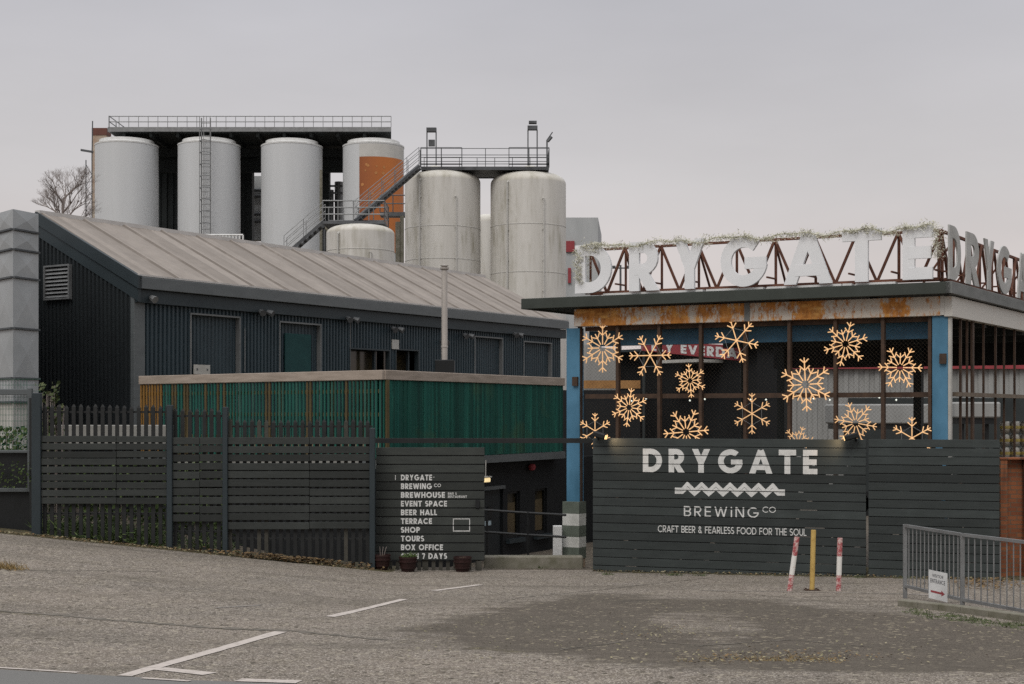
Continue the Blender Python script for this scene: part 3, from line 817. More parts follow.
mb = MB(); mb.fbox(TR, ul - .14, ul + .15, -.34, -.14, zl + .058, zl + .09); mb.tube(TR.p(ul + .14, -.16, zl + .09), TR.p(ul + .15, -.16, SOF - .05), .015, 6); mb.build('bracket', M['concretew'], lamp)
ub = TR.u(532.5, WV - .1); mb = MB(); zz = TR.z(467, ub, WV)
p_ = TR.p(ub, WV - .08, zz); mb.lathe((p_.x, p_.y, zz), [(0, -.1), (.08, -.08), (.11, 0), (.08, .08), (0, .1)], 12)
tag(mb.build('alarm_bell', M['red'], smooth=True), 'small red alarm bell on the dark wall above the windows', 'alarm')

# ------------------------------------------------------------------ faceted zinc building at the left edge
fb = at(13, 0, 36)
fac = thing('faceted_building', 'tall grey building clad in folded faceted zinc panels', 'building', (fb.x, fb.y, gz(fb.x, fb.y)))
FR_ = line(fb, at(38, 0, 36.9)); 
pr = at(38.5, 0, 36.9); pl = at(-60, 0, 40)
rows = [209, 229, 249, 277, 328, 378, 402]
zr = [E + (HZ - y) / F * 36 for y in rows]
mb = MB(); ms = MB()
outw = Vector((.1, -1, 0)).normalized()
def facet(a, b, z1, z0, nrm):
    c = (a + b) / 2; 
    A, B, C, D = Vector((a.x, a.y, z0)), Vector((b.x, b.y, z0)), Vector((b.x, b.y, z1)), Vector((a.x, a.y, z1))
    m = (A + B + C + D) / 4 + nrm * .032
    for p, q in ((A, B), (B, C), (C, D), (D, A)): mb.poly([p, q, m])
nR = Vector(((pr - fb).y, -(pr - fb).x, 0)).normalized(); nL = Vector(((fb - pl).y, -(fb - pl).x, 0)).normalized()
zt_ = zr[0]
for i in range(len(rows) - 1):
    facet(fb.xy.to_3d(), pr.xy.to_3d(), zr[i], zr[i + 1], nR)
    m_ = pl.xy.to_3d()
    for k in range(5): facet(m_ + (fb.xy.to_3d() - m_) * k / 5, m_ + (fb.xy.to_3d() - m_) * (k + 1) / 5, zr[i], zr[i + 1], nL)
pb = pr + Vector((-.5, 1.2, 0)); pl2 = pl + Vector((-.5, 3, 0))
for p, q in ((pr, pb), (pb, pl2), (pl2, pl)): mb.poly([(p.x, p.y, zr[-1]), (q.x, q.y, zr[-1]), (q.x, q.y, zt_), (p.x, p.y, zt_)])
mb.poly([(q.x, q.y, zt_) for q in (fb, pr, pb, pl2, pl)])
mb.build('panel_cladding', M['facet'], fac, recalc=False)
for i in range(1, len(rows)):
    for p, q, n in ((fb, pr, nR), (pl, fb, nL)):
        a = Vector((p.x, p.y, zr[i])) + n * .03; b = Vector((q.x, q.y, zr[i])) + n * .03; ms.beam(a, b, .07, .045)
ms.build('panel_seams', M['facetd'], fac)
mb = MB()
for p, q in ((fb, pr), (pr, pb), (pb, pl2), (pl2, pl), (pl, fb)):
    mb.poly([(p.x, p.y, -1), (q.x, q.y, -1), (q.x, q.y, zr[-1]), (p.x, p.y, zr[-1])])
mb.build('plinth_wall', M['concretew'], fac, recalc=False)

# ------------------------------------------------------------------ tanks
def tank(label, xl, xr, ytop, d, m, ydome=None, dome=None, ladder=False, seams=(), grp='white storage tanks behind the shed', ring=True):
    cx = (xl + xr) / 2; r = (xr - xl) / 2 / F * d * .998; c = at(cx, 0, d + r * .0); c.y = d
    zt = E + (HZ - ytop) / F * (d - r * .3); zb = -3.5
    t = thing('storage_tank', label, 'tank', (c.x, c.y, zb), grp)
    mb = MB(); mb.lathe((c.x, c.y, 0), [(r, zb), (r, zt)], 64); mb.build('shell', M[m], t, smooth=True)
    mb = MB()
    if ydome:
        hd = (ytop - ydome) / F * d
        mb.lathe((c.x, c.y, 0), [(r, zt)] + [(r * math.cos(R(a)) ** .62, zt + hd * math.sin(R(a))) for a in range(6, 90, 6)] + [(0, zt + hd)], 64)
        mb.build('dome', M[dome or m], t, smooth=True)
    else:
        mb.lathe((c.x, c.y, 0), [(r + .02, zt - .05), (r + .03, zt + .06), (r * .86, zt + .16), (r * .86, zt + .38), (0, zt + .5)], 64); mb.build('lid', M['white'], t, smooth=True)
    if seams:
        mb = MB()
        for y in seams:
            z = E + (HZ - y) / F * d; mb.lathe((c.x, c.y, 0), [(r, z - .03), (r + .015, z - .02), (r + .015, z + .02), (r, z + .03)], 64)
        mb.build('weld_seam', M['tank_seam'], t)
    if ydome:
        mb = MB()
        for k, (an, rr) in enumerate(((238, .05), (292, .04))):
            x_, y_ = c.x + math.cos(R(an)) * (r + .12), c.y + math.sin(R(an)) * (r + .12)
            mb = MB(); mb.tube((x_, y_, zb), (x_, y_, zt - .2 - k * 1.1), rr, 8); mb.tube((x_, y_, zt - .2 - k * 1.1), (c.x + math.cos(R(an)) * r * .97, c.y + math.sin(R(an)) * r * .97, zt - .05 - k * 1.1), rr, 8)
            for q_ in range(6): z_ = zt - 1.2 - q_ * 1.9; mb.beam((x_, y_, z_), (c.x + math.cos(R(an)) * r * .99, c.y + math.sin(R(an)) * r * .99, z_), .12, .05)
            mb.build('downpipe', M['tank_seam'], t)
    return t, c, r, zt
tank('leftmost white cylindrical tank, plain and clean, next to the brick chimney', 96, 157.8, 145, 105, 'tank_a')
t2, c2, r2, zt2 = tank('second white tank from the left, with a caged ladder up its front', 178.5, 240, 145, 105, 'tank_a')
tank('third white tank from the left, plain, behind the steel staircase', 261.5, 322.3, 146, 105, 'tank_a')
t4, c4, r4, zt4 = tank('white tank wrapped with a large orange panel on one side', 343, 404, 146, 105, 'tank_a')
mb = MB(); zA, zB = E + (HZ - 157) / F * 103, E + (HZ - 252) / F * 103
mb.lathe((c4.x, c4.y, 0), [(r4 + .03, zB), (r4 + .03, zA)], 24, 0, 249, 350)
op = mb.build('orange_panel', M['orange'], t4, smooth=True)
mb = MB(); zc = E + (HZ - 144) / F * 103
mb.lathe((c4.x, c4.y, 0), [(r4 + .025, zA), (r4 + .025, zc)], 24, 0, 249, 350); mb.build('grey_panel', M['tank_seam'], t4, smooth=True)
random.seed(5)
for i in range(15):
    mb = MB(); a = R(random.uniform(254, 296)); z = random.uniform(zB + (zA - zB) * .5, zA - .4); r_ = random.uniform(.07, .13); p = Vector((c4.x + math.cos(a) * (r4 + .04), c4.y + math.sin(a) * (r4 + .04), z)); tg = Vector((-math.sin(a), math.cos(a), 0))
    mb.poly([p + tg * r_ * math.cos(R(k * 60)) + Vector((0, 0, 1)) * r_ * math.sin(R(k * 60)) for k in range(6)])
    mb.build('panel_dot', M['dot'], op, recalc=False)
# ladder on tank 2
mb = MB(); yl = c2.y - r2 - .35; xl = at(206, 0, yl).x
zb_, zt_ = E + 10, E + (HZ - 118) / F * yl
for dx in (-.32, .32): mb.tube((xl + dx, yl, zb_), (xl + dx, yl, zt_), .05, 5)
z = zb_
while z < zt_: mb.tube((xl - .32, yl, z), (xl + .32, yl, z), .03, 4); z += .45
for k in range(12):
    z = zb_ + 1 + k * (zt_ - zb_ - 1) / 12
    pts = [(xl - .35, yl, z), (xl - .38, yl - .4, z), (xl, yl - .75, z), (xl + .38, yl - .4, z), (xl + .35, yl, z)]; mb.path(pts, .03, 4)
for dx, dy in ((-.38, -.4), (0, -.75), (.38, -.4)): mb.tube((xl + dx, yl + dy, zb_ + 1), (xl + dx, yl + dy, zt_), .03, 4)
tag(mb.build('ladder', M['galv'], t2), None, None)
FS = ('tank_b', )
tank('large domed tank nearer the staircase, mould streaked low on its side', 405, 480.5, 181, 90, 'tank_b', 170.5, 'tank_dome', seams=(230, 262), grp='domed stained tanks')
tank('large domed tank nearest the roof sign, with a row of seams', 490.5, 566, 183, 90, 'tank_b', 171.5, 'tank_dome', seams=(228, 275), grp='domed stained tanks')
tank('short squat domed tank under the staircase landing', 326.5, 394.5, 233, 80, 'tank_b', 224, 'tank_dome', seams=(252,), grp='domed stained tanks')
tank('slim tank half hidden between the two large domed tanks', 474, 500, 222, 100, 'tank_b', 214, 'tank_dome', grp='domed stained tanks')

# platform over the rear tanks
plat = thing('tank_platform', 'long dark steel platform with handrail over the four rear tanks', 'platform', at(250, 132, 101))
dpf = 104; xa, xb = at(109, 0, dpf).x, at(391, 0, dpf).x
zf0, zf1 = at(0, 131.5, dpf).z, at(0, 127, dpf).z
mb = MB(); xk = at(391, 0, 116).x; mb.box8([(xa, dpf + .2, zf0), (xb, dpf + .2, zf0), (xk, 116, zf0), (xa, 116, zf0), (xa, dpf + .2, zf1 - .05), (xb, dpf + .2, zf1 - .05), (xk, 116, zf1 - .05), (xa, 116, zf1 - .05)])
for i in range(10):
    x = xa + (xk - xa) * (i + .5) / 10; mb.box(x - .1, x + .1, 104.4, 115.8, zf0 - .3, zf0 - .01)
for y_ in (109, 115): mb.box(xa + .1, xk - .1, y_, y_ + .3, zf0 - .9, zf0 - .302)
mb.build('deck_slab', M['darksteel'], plat)
mb = MB(); mb.box(xa, xb, dpf, dpf + .15, zf0, zf1); mb.box(xa - .1, xa - .005, dpf, 116, zf0, zf1); mb.build('edge_beam', M['galv'], plat)
mb = MB(); zr_ = at(0, 116, dpf).z; n = 29
for i in range(n + 1):
    x = xa + (xb - xa) * i / n; mb.tube((x, dpf + .1, zf1), (x, dpf + .1, zr_), .022, 5)
for z in (zr_, (zr_ + zf1) / 2): mb.tube((xa, dpf + .1, z), (xb, dpf + .1, z), .035, 5)
for i in range(9):
    y = dpf + 15 * i / 8; mb.tube((xa, y, zf1), (xa, y, zr_), .035, 5)
for x in (xa,):
    for z in (zr_, (zr_ + zf1) / 2): mb.tube((x, dpf, z), (x, 116, z), .035, 5)
mb.build('handrail', M['galv'], plat)
for x0, x1, y0 in ((146, 177, 132), (230, 252, 140), (314, 329, 140)):
    mb = MB(); mb.box(at(x0, 0, 112).x, at(x1, 0, 112).x, 112, 113, -3, zf0 - .905)
    xx = at(x0, 0, 112).x
    while xx < at(x1, 0, 112).x - .3: mb.box(xx, xx + .16, 111.9, 111.998, -3, zf0 - .906); xx += .5
    mb.build('support_wall', M['darksteel'], plat)
for x0, x1 in ((152, 188), (236, 268), (318, 350)): mb = MB(); mb.box(at(x0, 0, 110).x, at(x1, 0, 110).x, 110, 110.4, at(0, 172, 110).z, zf0 - .31); mb.build('hanging_skirt', M['darksteel'], plat)

# walkway on the front tanks
def railing(mb, pts, h, r=.035, n=None, posts=8, mid=1):
    pts = [Vector(p) for p in pts]
    for a, b in zip(pts, pts[1:]):
        m = max(1, int((b - a).length / (posts / 10 if posts > 3 else posts)))
        for i in range(m + 1):
            p = a + (b - a) * i / m; mb.tube(p, p + Vector((0, 0, h)), r, 5)
        for k in range(mid + 1):
            o = Vector((0, 0, h * (k + 1) / (mid + 1))); mb.tube(a + o, b + o, r, 5)
walk = thing('walkway', 'steel walkway with railings across the tops of the two large domed tanks', 'walkway', at(485, 170, 90))
wz = at(0, 168.5, 88.5).z; yA, yB = 88.3, 91.5
xL, x1, x2, xR = (at(p, 0, 88.3).x for p in (421, 462, 509, 549))
mb = MB(); mb.box(xL, xR, yA, yB, wz - .08, wz); mb.box(xL, xR, yA - .05, yA - .002, wz - .13, wz + .08); mb.box(xL, xR, yB + .002, yB + .05, wz - .13, wz + .08)
mb.build('walkway_deck', M['galvdark'], walk)
mb = MB(); hh = (168.5 - 149) / F * 88.3
railing(mb, [(xL, yA, wz), (x1, yA, wz), (x2, yA, wz), (xR, yA, wz), (xR, yB, wz), (xL, yB, wz)], hh, .022, posts=11, mid=2)
for xa_, xb_ in ((xL, x1), (x2, xR)):
    for y in (yA - .3, yA - .3): mb.box(xa_, xb_, yA - .32, yA - .28, wz + .15, wz + .22); 
    railing(mb, [(xa_, yA - .3, wz), (xb_, yA - .3, wz)], hh, .025, posts=9, mid=1)
mb.build('handrail', M['galvdark'], walk)
for xp, yt, y2 in ((427, 132, 0), (528, 130, 0)):
    mb = MB(); a = at(xp, 0, 90).x; zt = at(0, yt, 90).z
    for dx in (0, .58): mb.tube((a + dx, 90, wz), (a + dx, 90, zt), .04, 5)
    mb.box(a - .03, a + .6, 89.8, 90.2, zt, zt + .25); mb.box(a + .1, a + .5, 89.9, 90.1, zt - .9, zt - .5) if xp == 427 else mb.box(a + .05, a + .55, 89.8, 90.2, zt + .4, zt + .55)
    mb.build('light_mast', M['galvdark'], walk)
mb = MB(); a = at(547, 0, 90).x; zt = at(0, 140, 90).z; mb.tube((a, 90, wz), (a, 90, zt), .05, 6); mb.tube((a, 90, zt), (a + .35, 90, zt + .5), .04, 6); mb.tube((a + .05, 90, zt - .1), (a + .3, 90, zt + .2), .1, 6)
mb.build('aerial', M['galvdark'], walk)
for xp in (435, 530):
    mb = MB(); c = at(xp, 0, 90); mb.lathe((c.x, 90, 0), [(.62, wz - .4), (.62, wz + .25), (.3, wz + .4), (0, wz + .42)], 20); mb.build('hatch', M['tank_dome'], walk, smooth=True)

# staircase
st = thing('staircase', 'steel open staircase climbing in two flights to the tank tops', 'staircase', at(360, 213, 82))
def flight(a, b, name):
    a, b = Vector(a), Vector(b); off = Vector((0, 1.0, 0))
    mb = MB(); mb.beam(a, b, .1, .17); mb.beam(a + off, b + off, .1, .17); mb.build('stringer', M['galvdark'], st)
    mb = MB(); n = int(abs(b.z - a.z) / .22)
    for i in range(1, n):
        p = a + (b - a) * i / n; mb.box(p.x - .13, p.x + .13, p.y + .07, p.y + .93, p.z - .02, p.z + .02)
    mb.build('treads', M['galvdark'], st)
    mb = MB(); 
    for o in (Vector((0, 0, 0)), off): railing(mb, [a + o, b + o], 1.15, .02, posts=14, mid=2)
    mb.build('handrail', M['galv'], st)
f1a, f1b = at(284, 256, 80), at(323, 222, 80.5); flight(f1a, f1b, 'f')
f2b = at(419, 166, 87.5)
l1, l2 = at(323, 221.5, 80.5), at(387, 221.5, 82)
mb = MB(); mb.box(l1.x, l2.x, 80.3, 83, l1.z - .15, l1.z); mb.build('landing', M['galvdark'], st)
mb = MB(); railing(mb, [(l1.x, 80.3, l1.z), (l2.x, 80.3, l1.z), (l2.x, 83, l1.z), (l1.x, 83, l1.z)], 1.15, .035, posts=8, mid=2); mb.build('handrail', M['galv'], st)
flight(at(355, 220.5, 81.5), f2b, 'g')
mb = MB()
for px in (325, 387): q = at(px, 0, 82.5); mb.tube((q.x, 82.5, -2), (q.x, 82.5, l1.z - .2), .09, 6)
mb.build('support_post', M['galvdark'], st)
# pipes beside the short tank and a mid level gantry
mb = MB()
for px, yt, r_, d in ((398, 222, .16, 86), (402, 216, .12, 86), (328, 225, .18, 84), (321, 170, .10, 100)):
    q = at(px, yt, d); mb.tube((q.x, d, -3), (q.x, d, q.z), r_, 10)
tag(mb.build('riser_pipes', M['concrete'], smooth=True), 'mossy vertical pipes clustered beside the short domed tank', 'pipes')
gan = thing('gantry', 'small steel gantry with rails crossing in front of the orange panel', 'gantry', at(400, 210, 92))
mb = MB(); a, b = at(380, 212, 93), at(406, 212, 93); mb.box(a.x, b.x, 93, 94, a.z - .25, a.z); mb.build('gantry_deck', M['galvdark'], gan)
mb = MB(); railing(mb, [(a.x, 93, a.z), (b.x, 93, a.z)], 1.1, .04, posts=8, mid=1); mb.build('handrail', M['galvdark'], gan)
# plant seen between the third and fourth tank
pk = thing('pipe_rack', 'pale pipework and vessels seen between the two right rear tanks', 'pipework', at(335, 200, 112))
mb = MB(); 
for px, r_ in ((331, .22), (339, .35)):
    q = at(px, 182 if r_ > .3 else 190, 113.5); mb.tube((q.x, 113.5, -3), (q.x, 113.5, q.z), r_, 10)
for py in (186, 193, 201): q, q2 = at(324, py, 113), at(345, py, 113); mb.tube(q, q2, .08, 6)
mb.build('pipes', M['galv'], pk)
mb = MB(); a, b = at(250, 240, 118), at(264, 176, 118); mb.box(a.x, b.x, 118, 119, a.z, b.z); mb.build('cabin', M['corrw'], pk)
mb = MB()
for py in (190, 196, 214, 221): q, q2 = at(250, py, 117.8), at(264, py, 117.8); mb.tube(q, q2, .14, 6)
mb.build('pipes', M['galvdark'], pk)
# white railing just beyond the roof ridge
mb = MB(); a, b = at(193, 246, 66), at(243, 246, 66); n = 15
for i in range(n + 1):
    x = a.x + (b.x - a.x) * i / n; mb.tube((x, 66, a.z - 3), (x, 66, at(0, 235, 66).z), .045, 5)
mb.tube((a.x, 66, at(0, 235, 66).z), (b.x, 66, at(0, 235, 66).z), .05, 5)
tag(mb.build('railing', M['white']), 'short white railing peeping over the shed ridge below the laddered tank', 'railing')
# white plant building beside the right tank
wb = at(584, 217, 104)
whb = thing('plant_building', 'pale grey sheet clad building with red panels beyond the domed tanks', 'building', (wb.x, wb.y, -3))
mb = MB(); x0, x1, x2 = at(560, 0, 104).x, at(598, 0, 104).x, at(601.5, 0, 107).x; z1, z2 = at(0, 217.5, 104).z, at(0, 230, 104).z
mb.poly([(x0, 104, -3), (x1, 104, -3), (x1, 104, z1), (x0, 104, z1)]); mb.poly([(x1, 104, -3), (x2, 107, -3), (x2, 107, z2), (x1, 104, z1)]); mb.poly([(x0, 104, z1), (x1, 104, z1), (x2, 107, z2), (x2, 120, z2), (x0, 120, z1)])
mb.poly([(x2, 107, -3), (x2, 120, -3), (x2, 120, z2), (x2, 107, z2)])
mb.build('wall', M['corrw'], whb, recalc=False)
for pa, pb_ in (((566, 241), (574.5, 252)), ((568, 268), (571, 283))):
    mb = MB(); a, b = at(*pa, 103.9), at(*pb_, 103.9); mb.box(a.x, b.x, 103.85, 103.99, b.z, a.z); mb.build('red_panel', M['red'], whb)
# brick chimney and mast
ck = at(99.5, 128, 118)
chim = thing('brick_chimney', 'square pale brick chimney with a dark red top beside a mast', 'chimney', (ck.x, 118, -3))
r_ = 7 / F * 118
mb = MB(); mb.box(ck.x - r_, ck.x + r_, 118, 118 + 2 * r_, -3, at(0, 135, 118).z); mb.build('shaft', M['brickc'], chim)
mb = MB(); mb.box(ck.x - r_ - .05, ck.x + r_ + .05, 117.95, 118 + 2 * r_ + .05, at(0, 135, 118).z, ck.z); mb.build('cap', M['bricktop'], chim)
mast = thing('lattice_mast', 'thin lattice mast with an aerial standing against the brick chimney', 'mast', at(91, 225, 116))
mb = MB(); xa_, xb_ = at(86, 0, 116).x, at(92, 0, 116).x; zb_, zt_ = -3, at(0, 160, 116).z
for x in (xa_, xb_):
    mb.tube((x, 116, zb_), (x, 116, zt_), .045, 5)
z = 8
while z < zt_ - .5: mb.tube((xa_, 116, z), (xb_, 116, z + .9), .025, 4); mb.tube((xb_, 116, z + .9), (xa_, 116, z + 1.8), .025, 4); z += 1.8
mb.tube((xb_, 116, zt_), (xb_ + .05, 116, at(0, 121, 116).z), .05, 5)
mb.build('lattice', M['galvdark'], mast)
mb = MB(); a, b = at(81, 150, 116), at(93, 152, 116); mb.beam(a, b, .25, .15); mb.build('cross_arm', M['galvdark'], mast)

# ------------------------------------------------------------------ bare tree behind the shed
def bare_tree(label, px, d, ytop, spread, seed):
    random.seed(seed); b = at(px, 0, d); zb = gz(b.x, d); H = (at(0, ytop, d).z - zb) / .6
    t = thing('bare_tree', label, 'tree', (b.x, d, zb))
    tr = MB(); cr = MB()
    def grow(p, dr, ln, r, lv):
        q = p + dr * ln; (tr if lv < 2 else cr).tube(p, q, r, 5 if lv < 3 else 3, r * .7, caps=False)
        if lv > 6: return
        if lv == 0:
            for k in range(9):
                az_ = k * 2.4 + random.uniform(-.3, .3); nd = Vector((math.cos(az_) * .75, math.sin(az_) * .75, random.uniform(.55, 1.1))).normalized()
                grow(p + dr * ln * (.86 + .14 * k / 8), nd, ln * random.uniform(.05, .075), r * .45, 1)
            return
        for _ in range(3):
            nd = (dr + Vector((random.uniform(-1, 1), random.uniform(-1, 1), random.uniform(-.25, .6))) * spread).normalized()
            grow(p + dr * ln * random.uniform(.55, 1), nd, ln * (random.uniform(.30, .42) if lv == 0 else random.uniform(.6, .82)), r * .55, lv + 1)
    grow(Vector((b.x, d, zb)), Vector((0, 0, 1)), H * .60, .11, 0)
    tr.build('trunk', M['bark'], t, recalc=False); cr.build('crown', M['bark'], t, recalc=False)
bare_tree('leafless tree with fine grey twigs above the shed gable', 63, 72, 199, .62, 12)

# ------------------------------------------------------------------ fence left: palisade with boards
FD = 26.0
def post_thing(): pass
fen = thing('palisade_fence', 'dark palisade fence with charcoal boards fixed along the front', 'fence', at(205, 540, FD))
fx = lambda px, d=FD: (px - 512) / F * d
fz = lambda py, d=FD: E + (HZ - py) / F * d
def gpx(px, d=FD): return gz(fx(px, d), d)
for px, wd, yt in ((37, 9, 393), (170, 5.5, 405), (225.5, 5, 407), (372.5, 5.5, 428)):
    mb = MB(); h = wd / 2 / F * FD; mb.box(fx(px) - h, fx(px) + h, FD - .06, FD + .05, gpx(px) - .2, fz(yt)); mb.build('post', M['fasciad'], fen, bevel=.008)
panels = [(42, 167, 405, 436, 505, 9, 'pale'), (173, 223, 409, 437, 523, 10, 'pale'), (228, 370, 419.5, 437.5, 530.5, 11, 'palel')]
random.seed(11)
for x0, x1, yt, b0, b1, nb_, pm in panels:
    px = x0 + 1.5
    while px < x1:
        mb = MB(); h = .034; x = fx(px); zt = fz(yt + random.uniform(-1, 1)); zb = gpx(px) - .02 + random.uniform(0, .1)
        mb.box(x - h, x + h, FD + .06, FD + .09, zb, zt - .05)
        mb.box8([(x - h, FD + .06, zt - .05), (x + h, FD + .06, zt - .05), (x + h, FD + .09, zt - .05), (x - h, FD + .09, zt - .05), (x - .008, FD + .07, zt), (x + .008, FD + .07, zt), (x + .008, FD + .08, zt), (x - .008, FD + .08, zt)])
        mb.build('pale', M['pale'] if random.random() < .75 or pm == 'pale' else M['palel'], fen)
        px += 7.25
    mb = MB(); pitch = (b1 - b0) / nb_; cut = random.uniform(.35, .6)
    for i in range(nb_):
        ya = b0 + i * pitch; yb = ya + pitch * .82
        for xa_, xb_ in ((x0 - 1.5, x0 + (x1 - x0) * cut), (x0 + (x1 - x0) * cut + .3, x1 + 2)):
            j = random.uniform(-.5, .5); yo = random.uniform(0, .012)
            mb.box(fx(xa_), fx(xb_), FD - .012 - yo, FD + .025, fz(yb + j), fz(ya + j))
    mb.build('board_panel', M['board'], fen, bevel=.004)
    mb = MB()
    for y in (yt + 7, (b1 + 15 + b0) / 2, b1 + 9): mb.box(fx(x0 - 2), fx(x1 + 2), FD + .092, FD + .13, fz(y + 1), fz(y - 1))
    mb.build('rail', M['pale'], fen)

# sign boards
sg = thing('sign_fence', 'charcoal board fence with a white list of venue attractions', 'sign fence', at(430, 565, 26.4))
SD = 26.4
sx = lambda px: (px - 512) / F * SD
sz = lambda py: E + (HZ - py) / F * SD
nb_ = 13; y0, y1 = 447.5, 560.9; pitch = (y1 - y0) / nb_; mb = MB(); sb = []
for i in range(nb_):
    ya = y0 + i * pitch; yb = ya + pitch * .88; sb.append((sz(yb), sz(ya)))
    mb.box(sx(376), sx(484.5), SD - .012, SD + .02, sz(yb), sz(ya))
mb.build('board_panel', M['boards'], sg, bevel=.003)
mb = MB()
for px in (379, 425, 478): mb.box(sx(px) - .05, sx(px) + .05, SD + .032, SD + .12, sz(570), sz(449))
mb.box(sx(476.5), sx(481.5), SD - .05, SD + .021, sz(571), sz(561)); mb.build('post', M['palel'], sg)
mb = MB(); mb.build('pale_skirt', M['palel'], sg) if False else None
mbk = MB(); mbk.box(sx(377), sx(484), SD + .0215, SD + .03, sz(560), sz(449)); mbk.build('gap_blackout_panel', M['black'], sg)  # added black sheet that keeps the gaps between boards dark
px = 383
while px < 476: mb.box(sx(px) - .034, sx(px) + .034, SD + .034, SD + .06, sz(571), sz(561)); px += 7.2
mb.build('pale_skirt', M['palel'], sg)
def painted(mb, polys, boards, P, lift=.0015, mi=0):
    for si, q in polys:
        for z0, z1 in boards:
            c = clip(clip(q, 1, z0, True), 1, z1, False)
            if len(c) >= 3: mb.poly([P(x, z, lift + .0006 * si) for x, z in c], mi)
PS = lambda x, z, l: Vector((x, SD - .012 - l, z))
mb = MB()
rows_ = [('DRYGATE', 432), ('BREWING', 432), ('BREWHOUSE', 445), ('EVENT SPACE', 447), ('BEER HALL', 437), ('TERRACE', 432), ('SHOP', 420), ('TOURS', 424), ('BOX OFFICE', 443), ('OPEN 7 DAYS', 447)]
for i, (tx, xe) in enumerate(rows_):
    yb = 480.3 + i * 8.72; mb = MB()
    painted(mb, text_polys(tx, .22, .14, sx(401), sx(xe), sz(yb), sz(yb - 5.7) - sz(yb)), sb, PS)
    mb.build('lettering', M['paintw'], sg, recalc=False)
mb = MB()
painted(mb, text_polys('CO', .16, .1, sx(434), sx(441), sz(487), sz(483.6) - sz(487)), sb, PS); mb.build('lettering', M['paintw'], sg, recalc=False); mb = MB()
painted(mb, text_polys('*', .16, .1, sx(433), sx(435), sz(478.5), .05), sb, PS); mb.build('star_mark', M['paintw'], sg, recalc=False); mb = MB()
painted(mb, text_polys('BAR &', .17, .12, sx(448), sx(457), sz(494.6), sz(492.3) - sz(494.6)), sb, PS); mb.build('lettering', M['paintw'], sg, recalc=False); mb = MB()
painted(mb, text_polys('RESTAURANT', .17, .12, sx(448), sx(467), sz(497.8), sz(495.4) - sz(497.8)), sb, PS); mb.build('lettering', M['paintw'], sg, recalc=False); mb = MB()
for xa_, xb_, ya, yb in ((453, 470, 518.5, 519.2), (453, 470, 530.5, 531.4), (453, 453.7, 519.3, 530.4), (469.3, 470, 519.3, 530.4)):
    painted(mb, [(0, [(sx(xa_), sz(yb)), (sx(xb_), sz(yb)), (sx(xb_), sz(ya)), (sx(xa_), sz(ya))])], sb, PS)
mb.build('painted_frame', M['paintw'], sg, recalc=False); mb = MB()
for y in (475,): painted(mb, [(0, [(sx(395.2), sz(y + 5)), (sx(395.8), sz(y + 5)), (sx(395.8), sz(y)), (sx(395.2), sz(y))])], sb, PS)
mb.build('tick_mark', M['paintw'], sg, recalc=False)
mb = MB(); mb.box(sx(475.5), sx(479.5), SD - .05, SD - .0125, sz(507.5), sz(500)); mb.build('intercom', M['black'], sg)
# bar across the entrance
mb = MB(); a, b = at(374, 440.5, 26.7), at(592, 441, 26.7); mb.box(a.x, b.x, 26.65, 26.75, fz(443, 26.7), fz(438.2, 26.7)); 
ov = mb.build('overhead_bar', M['pale']); tag(ov, 'long dark bar spanning over the entrance from fence to gate', 'bar')
# plant pots
for i, (px, lab) in enumerate(((381.5, 'dark red barrel pot with a dead stem, leftmost under the sign'), (408, 'dark red barrel pot with a green plant, in front of the sign'), (462.5, 'dark red barrel pot of bare soil, nearest the entrance'))):
    d = 26.1; b = at(px, 0, d); zb = gz(b.x, d); t = thing('plant_pot', lab, 'plant pot', (b.x, d, zb), 'barrel pots under the sign')
    mb = MB(); mb.lathe((b.x, d, zb), [(0, 0), (.115, 0), (.15, .12), (.163, .24), (.17, .242), (.17, .275), (.145, .275), (.14, .24)], 20)
    for z in (.06, .17): mb.lathe((b.x, d, zb), [(.118 + z * .2, z), (.136 + z * .22, z + .005), (.138 + z * .22, z + .03), (.124 + z * .2, z + .035)], 20)
    mb.build('pot', M['terracotta'], t, smooth=True)
    mb = MB(); mb.lathe((b.x, d, zb), [(0, .262), (.08, .258), (.142, .24)], 14); mb.build('soil', M['soil'], t)
    random.seed(i)
    if i == 1: mb = MB(); blades(mb, (b.x + .03, d, zb + .25), (.06, .05, .03), 60, .11, .03); mb.build('plant', M['leaf'], t, recalc=False)
    if i == 0:
        mb = MB()
        for k in range(3): mb.tube((b.x - .02 + k * .03, d, zb + .24), (b.x - .03 + k * .06, d, zb + .42), .006, 4)
        mb.build('plant', M['bark'], t)
# entrance kerb wall
mb = MB(); a, b = at(484, 0, 27.2), at(583, 0, 27.2)
mb.box(a.x, b.x, 27.1, 27.4, -1.6, fz(556.5, 27.1)); kw = mb.build('low_wall', M['concrete'], bevel=.02); tag(kw, 'low mossy concrete wall across the entrance', 'wall')
